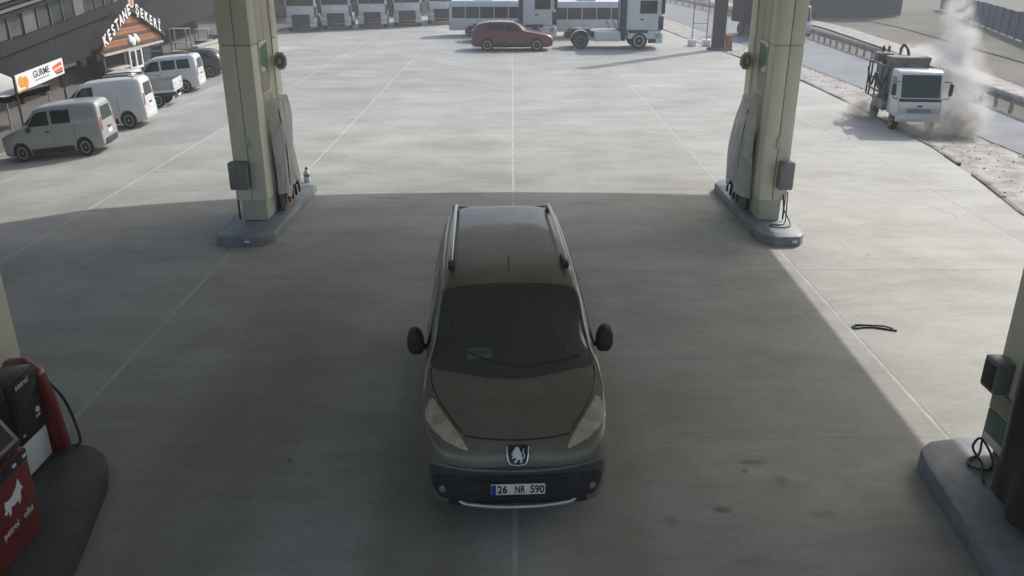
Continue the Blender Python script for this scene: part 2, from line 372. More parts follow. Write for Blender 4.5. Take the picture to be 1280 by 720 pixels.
def patch(name, bvh, poly, axis, m, parent, off=.006, thick=.012, g=.06, side=1, smooth=50):
    """a thin shell that follows the body: poly in (x,z) cast along +y ('y'), (x,y) cast down ('z'), (y,z) cast towards the middle from +-x ('x')"""
    bm = new_bm(); pts = resample(poly, g)
    f = bm.faces.new([bm.verts.new((p[0], p[1], 0)) for p in pts])
    bmesh.ops.triangulate(bm, faces=[f])
    for ax in (0, 1):
        lo = min(p[ax] for p in pts); hi = max(p[ax] for p in pts); s = lo+g
        while s < hi-1e-4:
            nrm = (1, 0, 0) if ax == 0 else (0, 1, 0); co = (s, 0, 0) if ax == 0 else (0, s, 0)
            bmesh.ops.bisect_plane(bm, geom=bm.verts[:]+bm.edges[:]+bm.faces[:], plane_co=co, plane_no=nrm); s += g
    for v in bm.verts:
        a, b = v.co.x, v.co.y
        o, d = {'y': (Vector((a, -6, b)), Vector((0, 1, 0))), 'Y': (Vector((a, 12, b)), Vector((0, -1, 0))), 'z': (Vector((a, b, 6)), Vector((0, 0, -1))), 'x': (Vector((6*side, a, b)), Vector((-side, 0, 0)))}[axis]
        h = bvh.ray_cast(o, d)
        if h[0] is None:
            q = {'y': Vector((a, 0, b)), 'Y': Vector((a, 4, b)), 'z': Vector((a, b, 1.2)), 'x': Vector((.8*side, a, b))}[axis]; h = bvh.find_nearest(q)
        n = h[1]
        if n.dot(d) > 0: n = -n
        v.co = h[0]+n*off
    bmesh.ops.recalc_face_normals(bm, faces=bm.faces[:])
    d = {'y': Vector((0, 1, 0)), 'Y': Vector((0, -1, 0)), 'z': Vector((0, 0, -1)), 'x': Vector((-side, 0, 0))}[axis]
    be = [e for e in bm.edges if e.is_boundary]
    r = bmesh.ops.extrude_edge_only(bm, edges=be)
    for v in [x for x in r['geom'] if isinstance(x, bmesh.types.BMVert)]: v.co += d*thick
    return obj(name, bm, m, parent, smooth)
def cut_wheels(V, F, wheels, r):
    """cut round wheel arches out of a body mesh with a boolean; returns a mesh"""
    me = bpy.data.meshes.new('body'); me.from_pydata(V, [], F); me.validate()
    bm = new_bm(); bm.from_mesh(me); bmesh.ops.recalc_face_normals(bm, faces=bm.faces[:]); bm.to_mesh(me); bm.free()
    o = bpy.data.objects.new('body', me); C.objects.link(o); tmp = []
    for (y, z) in wheels:
        for s in (-1, 1):
            c = new_bm(); lathe(c, [(r, s*.55), (r, s*1.3)] if s > 0 else [(r, -1.3), (r, -.55)], 'x', 28, (0, y, z)); bmesh.ops.recalc_face_normals(c, faces=c.faces[:])
            cm = bpy.data.meshes.new('c'); c.to_mesh(cm); c.free(); co = bpy.data.objects.new('c', cm); C.objects.link(co); tmp.append(co)
            md = o.modifiers.new('b', 'BOOLEAN'); md.operation = 'DIFFERENCE'; md.object = co; md.solver = 'EXACT'
    bpy.context.view_layer.update()
    out = bpy.data.meshes.new_from_object(o.evaluated_get(bpy.context.evaluated_depsgraph_get()))
    bpy.data.objects.remove(o)
    for t in tmp: bpy.data.objects.remove(t)
    return out
def wheel(parent, x, y, r, wd, rimm='rim'):
    s = 1 if x > 0 else -1
    wroot = obj('wheel', lathe(new_bm(), [(r*.62, -wd/2), (r*.93, -wd/2), (r, -wd*.34), (r, wd*.34), (r*.93, wd/2), (r*.62, wd/2)], 'x', 26, (x, y, r)), 'rubber', parent, 40)
    q = wd/2*s
    bm = new_bm(); lathe(bm, [(r*.66, q*.7), (r*.64, q*1.03), (r*.54, q*1.02), (r*.48, q*.72), (r*.2, q*.85), (r*.16, q*1.0), (r*.03, q*1.0)], 'x', 26, (x, y, r))
    obj('rim', bm, rimm, wroot, 40)
    return wroot

PARTNER = [(-.012, .30, .40, .50, .28, .56, .24, .62, .63), (0, .52, .34, .55, .50, .62, .44, .70, .72), (.04, .69, .27, .62, .66, .71, .57, .785, .80), (.12, .79, .22, .68, .755, .79, .66, .845, .865),
           (.30, .865, .20, .76, .825, .875, .73, .91, .935), (.55, .895, .19, .84, .86, .955, .77, .985, 1.012), (.82, .90, .19, .90, .875, 1.02, .79, 1.045, 1.075, .6, .9), (1.10, .90, .19, .93, .88, 1.07, .785, 1.115, 1.29, .22, .78),
           (1.34, .90, .19, .94, .88, 1.09, .755, 1.20, 1.46, .40, .88), (1.60, .90, .19, .95, .88, 1.11, .70, 1.54, 1.63, .5, .9), (1.72, .90, .19, .95, .88, 1.12, .688, 1.62, 1.70), (2.2, .90, .19, .96, .88, 1.13, .685, 1.68, 1.772), (3.2, .90, .19, .96, .88, 1.14, .685, 1.70, 1.80),
           (4.0, .895, .20, .97, .875, 1.14, .675, 1.68, 1.79), (4.25, .88, .22, .97, .86, 1.13, .66, 1.64, 1.765), (4.36, .85, .27, .95, .83, 1.12, .63, 1.56, 1.70), (4.40, .78, .36, .92, .75, 1.10, .56, 1.45, 1.58), (4.41, .45, .6, .8, .42, 1.0, .35, 1.2, 1.3)]
PARTNER = [(r[0], r[1]*.955, r[2], r[3], r[4]*.955)+tuple(r[5:]) for r in PARTNER]
HATCH = [(-.012, .30, .40, .48, .28, .52, .24, .57, .58), (0, .5, .34, .52, .48, .58, .42, .63, .65), (.06, .70, .25, .58, .66, .66, .56, .71, .73), (.25, .82, .20, .66, .78, .76, .68, .81, .84), (.6, .87, .18, .74, .83, .85, .72, .89, .92), (1.1, .88, .18, .80, .84, .93, .74, .97, 1.0, .6, .9),
         (1.4, .88, .18, .84, .84, .97, .72, 1.02, 1.16, .25, .8), (1.8, .88, .18, .86, .84, .99, .64, 1.28, 1.40, .45, .9), (2.05, .88, .18, .87, .84, 1.0, .60, 1.39, 1.46), (2.7, .88, .18, .88, .84, 1.02, .595, 1.42, 1.49), (3.4, .88, .18, .9, .83, 1.04, .58, 1.38, 1.46), (3.8, .87, .20, .9, .82, 1.04, .56, 1.27, 1.36), (4.08, .84, .26, .88, .78, 1.0, .55, 1.1, 1.16), (4.16, .76, .36, .8, .7, .92, .5, .98, 1.0), (4.17, .4, .5, .7, .38, .8, .3, .85, .88)]

# ------------------------------------------------------------------ the ground, road, forecourt
def sheet(name, pts, z, m):
    bm = new_bm(); bm.faces.new([bm.verts.new((x, y, z)) for x, y in pts]); return struct(obj(name, bm, m))
def noisy_strip(name, left, right, z, m, nx=10, ny=160, amp=.03):
    """a strip between two polylines (x at given y), with small relief"""
    lx = lambda y: float(np.interp(y, [p[1] for p in left], [p[0] for p in left])); rx = lambda y: float(np.interp(y, [p[1] for p in right], [p[0] for p in right]))
    y0, y1 = left[0][1], left[-1][1]; V = []; F = []
    rnd = random.Random(3)
    for j in range(ny+1):
        y = y0+(y1-y0)*(j/ny)**1.6
        for i in range(nx+1):
            u = i/nx; zz = z+(rnd.random()*amp if 0 < i < nx else 0); V.append((lx(y)+(rx(y)-lx(y))*u, y, zz))
    for j in range(ny):
        for i in range(nx): a = j*(nx+1)+i; F.append((a, a+1, a+nx+2, a+nx+1))
    return struct(obj(name, (V, F), m, None, 60))
def fade(y): return min(1.0, max(0.0, (47-y)/9.0))
def ramp_z(x, y): return .078*(min(0.0, x+8.5))*fade(y)          # the bays in front of the shops fall gently away
gxs = [-900, -60, -16.5, -14, -11, -8.45, 0, 900]; gys = [-500, -12, 20, 38, 41, 44, 47, 120, 1500]
V = [(x, y, -.14+ramp_z(max(x, -16.5), y)) for y in gys for x in gxs]
F = [(j*8+i, j*8+i+1, (j+1)*8+i+1, (j+1)*8+i) for j in range(8) for i in range(7)]
struct(obj('ground', (V, F), 'soil'))
KERB = [(9.55, -12), (9.65, 8), (9.94, 15.6), (10.55, 18.5), (11.08, 21.8), (11.5, 28), (11.63, 34.2), (11.2, 42), (10.4, 54), (9.4, 72)]
ROADL = [(12.6, -60), (12.8, 10), (13.1, 21.2), (13.45, 33), (13.4, 40), (13.2, 48), (12.6, 60), (12.5, 68), (10.5, 110), (4, 220), (-30, 500)]
GUARD = [(14.2, -20), (15.0, 12), (16.2, 26.5), (17.6, 40), (18.4, 54), (18.45, 70), (17.2, 88), (15.2, 110), (9, 220)]
noisy_strip('verge', [(KERB[0][0], -12)]+KERB[1:]+[(7, 110)], [(12.7, -12)]+ROADL[1:9], -.05, 'verge', nx=14, ny=220, amp=.035)
sheet('road', [(x, y) for x, y in ROADL]+[(-20, 500), (8.6, 220), (14.9, 110), (16.9, 88), (18.1, 70), (18.1, 54), (17.3, 40), (15.9, 26.5), (14.7, 12), (14, -60)], -.03, 'asphalt')
MED = [(19.4, 30), (21.2, 44), (22.6, 60), (23.2, 80), (22.4, 110)]
noisy_strip('path', [(17.0, 20), (18.1, 29.6), (19.5, 38.5), (21.9, 61), (21.8, 80), (20.2, 110)], [(17.9, 20), (19.2, 29.6), (20.8, 38.5), (23.6, 61), (23.7, 80), (22.2, 110)], -.06, 'verge', nx=4, ny=70, amp=.02)
sheet('grass_field', [(21.8, 26), (24.4, 40), (27.5, 62), (28.5, 84), (27, 120), (80, 200), (140, 60), (60, 10)], -.09, 'grassland')

bm = prism(new_bm(), [(-8.5, -12)]+KERB+[(-8.5, 72)], 'z', -.13, -.0025)
ys_ = [-12, 10, 38, 41, 44, 47, 72]
for a, b in zip(ys_[:-1], ys_[1:]):
    bm.faces.new([bm.verts.new((x, y, ramp_z(x, y)-.0025)) for x, y in ((-15.6, a), (-8.5, a), (-8.5, b), (-15.6, b))])
fore = struct(obj('forecourt', bm, 'joint'))
XJ = [-15.6, -12.1, -8.5, -4.83, 0.03, 4.62, 9.05, 14]
YJ = [-12, -7.4, -2.4, 2.6, 7.62, 12.7, 17.6, 22.6, 27.7, 32.6, 37.7, 42.8, 48, 54, 60, 66, 72]
kx = lambda y: float(np.interp(y, [p[1] for p in KERB], [p[0] for p in KERB]))
for i in range(len(XJ)-1):
    for j in range(len(YJ)-1):
        x0, x1 = XJ[i]+(.026 if i else 0), XJ[i+1]-.026; gy = lambda q: .0045 if abs(q-7.62) < .1 else .0025; y0, y1 = YJ[j]+gy(YJ[j]), YJ[j+1]-gy(YJ[j+1])
        ys = [y0, (y0+y1)/2, y1]
        ks = [kx(y) for y in ys]
        if x0 >= min(ks)-.15: continue
        if x1 <= min(ks): pts = [(x0, y0), (x1, y0), (x1, y1), (x0, y1)]
        else: pts = [(x0, y0)]+[(min(x1, k-.005), y) for k, y in zip(ks, ys)]+[(x0, y1)]
        bm = prism(new_bm(), pts, 'z', -.12, 0, .002, 1)
        for v in bm.verts: v.co.z += ramp_z(v.co.x, v.co.y)
        obj('slab', bm, 'concrete', fore)
# kerb stones along the verge
kerb = tag(bpy.data.objects.new('kerb', None), 'low dirty kerb edging between the concrete forecourt and the gravel verge', 'kerb'); C.objects.link(kerb); kerb.location = (KERB[2][0], KERB[2][1], 0)
y = 9.0
kp = lambda y: Vector((kx(y), y, 0))
while y < 68:
    a, b = kp(y), kp(y+.98); d = (b-a).normalized(); n = Vector((d.y, -d.x, 0)); dz = random.uniform(-.02, .015)
    if random.random() > .06:
        q = [a-n*.0+n*.012, b-d*.02+n*.012, b-d*.02+n*.13, a+n*.13]
        o = obj('kerb_stone', prism(new_bm(), [(p.x-KERB[2][0], p.y-KERB[2][1]) for p in q], 'z', -.15, .035+dz, .01, 1), 'kerb', kerb)
    y += 1.0
# stones and rubble on the verge: uncountable
V = []; F = []
rnd = random.Random(5)
rl = lambda y: float(np.interp(y, [p[1] for p in ROADL], [p[0] for p in ROADL]))
for k in range(900):
    y = 10+40*rnd.random()**1.3; t = rnd.random(); t = t if rnd.random() < .7 else .9+.12*rnd.random(); x = kx(y)+.15+(rl(y)-kx(y)-.2)*t; s = rnd.choice((.010, .012, .015, .018, .02, .03)); b = len(V)
    if rnd.random() < .006: s = .05
    for dx, dy, dz in ((-1, -.7, -.6), (1, -.9, -.6), (.8, 1, -.6), (-.9, .8, -.6), (-.5, -.4, .8), (.6, -.5, .6), (.4, .6, .9), (-.6, .5, .6)):
        V.append((x+dx*s*rnd.uniform(.6, 1.2), y+dy*s*rnd.uniform(.6, 1.2), -.025+dz*s*rnd.uniform(.6, 1)))
    F += [tuple(b+i for i in q) for q in ((3, 2, 1, 0), (4, 5, 6, 7), (0, 1, 5, 4), (1, 2, 6, 5), (2, 3, 7, 6), (3, 0, 4, 7))]
st = obj('rubble', (V, F), 'stone', kind='stuff'); st['label'] = 'loose pale stones and rubble strewn over the gravel verge'; st['category'] = 'rubble'
# small low shrubs of dry weeds along road edge: skip, bare dust there

# ------------------------------------------------------------------ canopy of the filling station (only its shadow is in view)
sh = Vector((sdir.x, sdir.y))/sdir.z*5.6
def cz(x, y): return (x+sh.x, y+sh.y)
can = thing('canopy', 'large flat filling station canopy over the pump islands', 'canopy', (0, 8, 0))
edge = [cz(4.42, 17.2), cz(2.2, 17.4), cz(0, 17.46), cz(-2.6, 17.36), cz(-5, 17.14), cz(-7.4, 16.5), cz(-10, 15.6), cz(-13, 14.4), cz(-18, 12), (-15, 10), (-15, -3), (cz(4.28, 0)[0], -3), cz(4.3, 7.43), cz(4.47, 13.57)]
edge = [(x, y-8) for x, y in edge]
PR('deck', edge, 'z', 5.6, 6.5, 'soffit', can)

# ------------------------------------------------------------------ pump islands, columns, dispensers
def island(label, pts, h=.18, grp='pump islands', m='island'):
    cx = sum(p[0] for p in pts)/len(pts); cy = sum(p[1] for p in pts)/len(pts)
    o = thing('pump_island', label, 'pump island', (cx, cy, 0), group=grp)
    q = [(p[0]-cx, p[1]-cy) for p in pts]
    PR('plinth', q, 'z', -.02, h, m, o, bev=.025)
    return o
def mir(pts, s): return [(p[0]*s, p[1]) for p in pts]
far_pts = lambda a, b: [(a, 14.05), (a+.12, 13.86), (b-.22, 13.84), (b, 14.12), (b, 17.55), (b-.2, 17.9), (a+.2, 17.9), (a, 17.6)]
iL = island('grey concrete pump island with a white bottle standing on its far end', far_pts(-5.22, -4.2))
iR = island('grey concrete pump island with coiled cable lying by the column foot', [(-x, y) for x, y in far_pts(-5.15, -4.36)])
iNL = island('dark pump island with rounded end under the red and black dispensers', [(-5.6, 3), (-3.45, 3), (-3.62, 5.6), (-3.86, 6.7), (-3.98, 7.0), (-4.2, 7.18), (-4.6, 7.24), (-5.5, 7.2)], .2, m='island_shade')
iNR = island('pump island with loose cables on it, below the column with yellow and green panel', [(5.6, 3), (3.72, 3), (3.86, 5.4), (4.0, 6.9), (4.06, 7.12), (4.22, 7.26), (4.75, 7.36), (5.6, 7.34)], .2)
for iso, x, y, z in ((iL, -4.62, 13.84, .09), (iR, 4.93, 13.84, .09)):
    bm = new_bm(); box(bm, x-.045, x+.045, y-.012, y+.02, z-.02, z+.02, .006)
    for v in bm.verts: v.co -= iso.location
    obj('reflector', bm, 'wpanel', iso, 40)

def far_column(s, label, wx0, wx1):
    """two clad piers with a recessed panel between them; s=-1 left, s=1 right; wx0 inner face, wx1 outer face (abs x)"""
    cx, cy = s*(wx0+wx1)/2, 15.6
    o = thing('canopy_column', label, 'column', (cx, cy, .18), group=None)
    def bx(name, xa, xb, y0, y1, z0, z1, m, par=o, bev=.012):
        a, b = sorted((s*xa-cx, s*xb-cx)); return B(name, (a, b, y0-cy, y1-cy, z0-.18, z1-.18), m, par, bev)
    mid = (wx0+wx1)/2
    # front pier: two cladding panels with a groove between, on a darker core
    bx('core', wx0+.05, wx1-.05, 14.82, 16.45, .19, 5.6, 'clad2', bev=.005)
    z = .58
    for k, z1 in enumerate((3.3, 5.58)):
        bx('cladding_panel', wx0, mid-.006, 14.75, 15.14, z, z1, 'clad'); bx('cladding_panel', mid+.006, wx1, 14.75, 15.14, z, z1, 'clad'); 
        bx('cladding_panel', wx0, wx1, 16.12, 16.5, z, z1, 'clad'); z = z1+.008
    bx('recess_panel', wx0+.025, wx1-.03, 15.15, 15.62, .6, 5.58, 'clad2', bev=.006); bx('recess_panel', wx0+.025, wx1-.03, 15.63, 16.11, .6, 5.58, 'clad2', bev=.006)
    bx('base', wx0+.07, wx1-.1, 14.86, 15.1, .18, .575, 'steel'); bx('base', wx0+.07, wx1-.1, 16.15, 16.42, .18, .575, 'steel')
    # sign in the recess: white tray with a green leaf shape over yellow green
    sg = bx('sign_panel', wx0-.012, wx0+.02, 15.17, 15.72, 2.42, 3.32, 'wpanel', bev=.006)
    def flat(name, pts, m, d):
        bm = new_bm(); a, b = sorted((s*(wx0-.013-d)-cx, s*(wx0-.012)-cx)); prism(bm, [(p[0]-cy, p[1]-.18) for p in pts], 'x', a, b); return obj(name, bm, m, sg)
    flat('sign_print', [(15.2, 2.45), (15.66, 2.45), (15.66, 2.8), (15.2, 2.8)], 'lime', .002)
    flat('sign_print', [(15.2, 3.22), (15.66, 3.29), (15.66, 2.62), (15.58, 2.75), (15.42, 2.86), (15.2, 2.92)], 'green', .005)
    # grey equipment box on the front pier
    eb = bx('equipment_box', wx0+.27, wx1+.05, 14.55, 14.755, .82, 1.32, 'steel', bev=.03)
    bx('conduit', wx1+.002, wx1+.03, 14.8, 14.83, .2, 1.0, 'dsteel', bev=.004)
    bx('socket', wx0+.20, wx0+.27, 14.725, 14.752, 1.52, 1.74, 'clad2', bev=.005)
    # octagonal number plate on a bracket at the far pier
    bm = new_bm(); prism(bm, [(s*(wx0-.12)-cx+.13*math.cos(R(22.5+45*k)), 2.72+.17*math.sin(R(22.5+45*k))) for k in range(8)], 'y', 16.05-cy, 16.1-cy, .006); ob = obj('number_board', bm, 'clad2', o, 35)
    bm = new_bm(); prism(bm, [(s*(wx0-.12)-cx+.085*math.cos(R(22.5+45*k)), 2.72+.115*math.sin(R(22.5+45*k))) for k in range(8)], 'y', 16.035-cy, 16.049-cy); obj('board_face', bm, 'steel', ob)
    text('digit', '3' if s > 0 else '8', .15, 'wpanel', ob, basis((1, 0, 0), (0, 0, 1), (s*(wx0-.12)-cx, 16.031-cy, 2.72)), .002)
    return o
cL = far_column(-1, 'beige clad canopy column with a bottle standing on its island behind it', 4.45, 5.0)
cR = far_column(1, 'beige clad canopy column with coiled cable at its foot, next to sunlit concrete', 4.5, 4.98)

def far_dispenser(s, label, wx0):
    cx, cy = s*(wx0-.08), 15.85
    o = thing('fuel_dispenser', label, 'fuel dispenser', (cx, cy, .18))
    def bx(name, xa, xb, y0, y1, z0, z1, m, par=o, bev=.01):
        a, b = sorted((s*xa-cx, s*xb-cx)); return B(name, (a, b, y0-cy, y1-cy, z0-.18, z1-.18), m, par, bev)
    bx('cabinet', wx0-.12, wx0-.03, 15.4, 16.2, .18, 1.7, 'steel', bev=.02)
    bx('display', wx0-.145, wx0-.132, 15.5, 16.2, 1.3, 1.62, 'screen'); bx('foot_panel', wx0-.145, wx0-.132, 15.45, 16.25, .26, .55, 'steel')
    # hoses with nozzles hanging out from under the film
    for k in range(4):
        y = 15.45+k*.26
        pts = spline([(s*(wx0-.14)-cx, y-cy, .95), (s*(wx0-.165)-cx, y-cy+.03, .7), (s*(wx0-.20)-cx, y-cy+.05, .34), (s*(wx0-.18)-cx, y-cy+.07, .27), (s*(wx0-.155)-cx, y-cy+.1, .6)], 6)
        h = T('hose', [(p.x, p.y, p.z-.1) for p in pts], .016, 'rhose' if k % 3 != 2 else 'hose', o, 7)
        bx('nozzle', wx0-.19, wx0-.15, y-.03, y+.03, .5, .7, 'pred' if k % 2 == 0 else 'black', h)
    # plastic film wrapped over the upper two thirds, creased
    bm = new_bm(); nu, nv = 80, 40; rn = random.Random(4+s); ph = [rn.uniform(0, 6) for _ in range(6)]
    grid = []
    for j in range(nv+1):
        v = j/nv; z = 2.32-1.72*v; row = []
        fl = .03*min(1, v*2.2); bulge = .01+fl
        for i in range(nu+1):
            u = i/nu; yy = 15.22+1.02*u+.05*math.sin(5*v+ph[0])*(1-u)
            top = max(0, 1-v*3.2); yc = 15.6; yy = yc+(yy-yc)*(1-.55*top**1.4)
            ed = min(1, u/.10, (1-u)/.08); xo = -.13*(1-ed)**2+bulge*ed**.5+ed*(.02)+.055*abs(math.sin(9*u+1.8*v+ph[1]))*(.4+.6*v)+.028*abs(math.sin(21*u-2.2*v+ph[2]))*(.5+.5*math.sin(5*v+ph[0]))+.02*math.sin(6*v+5*u+ph[3])
            zz = z+.10*math.sin(6*u+ph[4])*v**3+.05*math.sin(19*u+ph[5])*v**4
            row.append(bm.verts.new((s*(wx0-.15-max(xo, -.13))-cx, yy-cy, zz-.18)))
        grid.append(row)
    for j in range(nv):
        for i in range(nu): bm.faces.new((grid[j][i], grid[j][i+1], grid[j+1][i+1], grid[j+1][i]))
    bmesh.ops.solidify(bm, geom=bm.faces[:], thickness=.004)
    obj('plastic_film', bm, 'film', o, 80)
    # straps holding the film
    T('strap', [(s*(wx0-.20)-cx, 15.32-cy, 1.95), (s*(wx0-.24)-cx, 15.38-cy, 1.5), (s*(wx0-.25)-cx, 15.44-cy, 1.1), (s*(wx0-.24)-cx, 15.47-cy, .5)], .010, 'hose', o)
    return o
dL = far_dispenser(-1, 'fuel dispenser wrapped in clear plastic film with red hoses hanging below it', 4.45)
dR = far_dispenser(1, 'fuel dispenser under pale plastic film facing the lane, no red hoses showing', 4.5)
for ch in list(dR.children):
    if ch.name.split('.')[0] == 'hose':
        ch.data.materials[0] = M['hose']
        for g in ch.children: g.data.materials[0] = M['black']
# loose cable at the right column's foot
def cable(name, label, pts, r, z0, m='hose', cat='cable'):
    c = sum((Vector(p) for p in pts), Vector())/len(pts); c.z = z0
    o = obj(name, tube(new_bm(), [p-c for p in spline(pts, 8)], r, 7), m, None, 60); o.location = c; return tag(o, label, cat)
cable('loose_cable', 'black cable coiled at the foot of the beige column on the sunlit island', [(5.0, 14.72, .75), (5.01, 14.7, .4), (4.98, 14.62, .2), (4.85, 14.5, .195), (4.7, 14.55, .195), (4.68, 14.42, .195), (4.85, 14.33, .2), (5.02, 14.42, .2), (5.05, 14.6, .24), (4.95, 14.68, .45), (4.93, 14.72, .7)], .011, .18)
cable('black_hose', 'short looped black rubber hose lying on the sunlit concrete', [(5.22, 10.31, .014), (5.1, 10.36, .014), (4.95, 10.42, .014), (4.8, 10.42, .014), (4.7, 10.39, .016), (4.67, 10.44, .014), (4.73, 10.50, .014), (4.9, 10.48, .016), (5.08, 10.42, .03), (5.19, 10.37, .016)], .013, 0, cat='hose')
# bottle on the left island
bo = thing('water_bottle', 'white plastic bottle with dark cap standing on the end of the pump island', 'bottle', (-4.42, 17.62, .18))
obj('body', lathe(new_bm(), [(.05, 0), (.068, .01), (.07, .06), (.064, .09), (.07, .12), (.07, .19), (.05, .24), (.024, .265), (.024, .28)], 'z', 18), 'water', bo, 50)
obj('cap', lathe(new_bm(), [(.03, .28), (.03, .315), (.026, .32)], 'z', 14), 'dsteel', bo, 40)
obj('label_band', lathe(new_bm(), [(.0715, .125), (.0715, .18)], 'z', 18), 'steel', bo, 40)

# near left: column and two dispensers
o = thing('canopy_column', 'pale clad canopy column behind the red and black dispenser', 'column', (-5.28, 7.2, .2))
B('cladding_panel', (-.30, -.01, -.45, .45, .38, 5.4), 'clad', o, .012); B('cladding_panel', (.0, .28, -.45, .45, .38, 5.4), 'clad', o, .012); B('base', (-.2, .2, -.35, .35, 0, .37), 'steel', o, .01)
o = thing('fuel_dispenser', 'dispenser with slanted black control panel, white card and red side casing', 'fuel dispenser', (-4.62, 6.82, .2))
B('casing', (-.16, .10, -.26, .22, 0, .98), 'black', o, .02)
PR('red_side', [(-.2, 0), (-.2, .98), (-.02, 1.0), (.14, .86), (.2, .5), (.24, 0)], 'y', .225, .35, 'pred', o, .03)
cp = B('control_panel', (.102, .125, -.24, .20, .36, .95), 'black', o, .008)
B('display', (.1255, .131, -.19, .15, .70, .88), 'screen', cp, .003); B('card_panel', (.102, .118, -.22, .19, .02, .34), 'wpanel', o, .006)
text('marking', 'petrol', .085, 'wpanel', cp, basis((0, 1, 0), (0, 0, 1), (.128, -.04, .905)), .002)
B('marking', (.1262, .129, -.18, .1, .655, .668), 'pred', cp); 
obj('button', lathe(new_bm(), [(.03, .124), (.028, .135), (.01, .138)], 'x', 16, (0, .10, .56)), 'wpanel', cp, 40)
B('marking', (.1262, .129, .06, .13, .49, .51), 'wpanel', cp); B('marking', (.1262, .129, -.19, -.15, .42, .44), 'wpanel', cp)
T('hose', spline([(.1, .36, .75), (.2, .42, .5), (.24, .46, .2), (.3, .38, .03), (.26, .3, .02)], 6), .014, 'hose', o)
o = thing('fuel_dispenser', 'red dispenser with white bull shaped emblem and dark sloping display', 'fuel dispenser', (-4.25, 5.55, .2))
B('casing', (-.32, .24, -.5, .36, 0, .80), 'pred', o, .025)
PR('display_hood', [(-.32, .81), (-.32, 1.4), (-.12, 1.42), (.22, .86), (.22, .81)], 'y', -.5, .36, 'black', o, .02)
sc_ = PR('display', [(-.09, 1.375), (.20, .90), (.212, .905), (-.078, 1.382)], 'y', -.42, .29, 'screen', o)
B('trim', (.241, .252, -.48, .34, .70, .79), 'black', o, .004)
for yy in (.12, .27): B('lamp', (.252, .262, yy, yy+.05, .735, .76), 'wpanel', o, .003)
bull = [(-.20, .36), (-.17, .47), (-.12, .43), (-.02, .44), (.10, .52), (.17, .62), (.19, .50), (.23, .42), (.17, .40), (.14, .27), (.09, .20), (.08, .29), (-.02, .27), (-.08, .30), (-.10, .20), (-.14, .17), (-.15, .28), (-.20, .24), (-.24, .29), (-.19, .31)]
PR('emblem', [(p[0]*.62+.06, p[1]*.5+.30) for p in bull], 'x', .2405, .245, 'wpanel', o)
for wd_, yo in (('petrol', -.05), ('ofisi', .20)): text('lettering', wd_, .085, 'wpanel', o, basis((0, 1, 0), (0, 0, 1), (.2425, yo, .27)), .002)

# near right: column and wrapped dispenser
o = thing('canopy_column', 'canopy column with yellow and green panels and a dark box on its side', 'column', (4.93, 6.75, .2))
B('cladding_panel', (-.30, .3, -.02, .35, .12, 5.4), 'clad', o, .012); B('cladding_panel', (-.30, .3, -.40, -.03, .12, 5.4), 'clad', o, .012); B('base', (-.2, .2, -.3, .3, 0, .115), 'steel', o, .01)
B('yellow_panel', (-.325, -.302, -.22, .32, .50, .72), 'ygrey', o, .006); B('green_panel', (-.325, -.302, -.22, .32, .24, .49), 'dgreen', o, .006)
eb = B('equipment_box', (-.46, -.303, .10, .34, .74, 1.06), 'steel', o, .02); B('box_cover', (-.475, -.461, .13, .31, .78, 1.02), 'dsteel', eb, .006)
o = thing('fuel_dispenser', 'dark dispenser draped in dusty plastic sheet beside the loose cables', 'fuel dispenser', (4.66, 5.6, .2))
B('casing', (-.28, .3, -.7, .7, 0, 1.5), 'dsteel', o, .03); B('display', (-.296, -.281, -.4, .4, .95, 1.35), 'screen', o, .006); B('foot_panel', (-.30, -.281, -.6, .6, .05, .5), 'black', o, .01)
bm = new_bm(); grid = []
for j in range(25):
    row = []
    for i in range(31):
        u, v = i/30, j/24; row.append(bm.verts.new((-.33-.035*math.sin(14*u+4*v)*v-.02*math.sin(29*u)-.05*v, -.76+1.5*u, 1.58-1.52*v+.03*math.sin(9*u)*v)))
    grid.append(row)
for j in range(24):
    for i in range(30): bm.faces.new((grid[j][i], grid[j][i+1], grid[j+1][i+1], grid[j+1][i]))
bmesh.ops.solidify(bm, geom=bm.faces[:], thickness=.004)
obj('plastic_film', bm, 'dustyfilm', o, 80)
cable('loose_cable', 'dark cables looping down onto the near island below the green panel', [(4.68, 7.16, .52), (4.64, 7.1, .3), (4.56, 6.98, .22), (4.42, 6.9, .215), (4.38, 6.78, .215), (4.5, 6.72, .215), (4.62, 6.84, .22), (4.66, 7.0, .26), (4.6, 7.08, .34), (4.5, 7.0, .28), (4.5, 6.8, .22), (4.4, 6.62, .215), (4.36, 6.5, .215)], .012, .2)

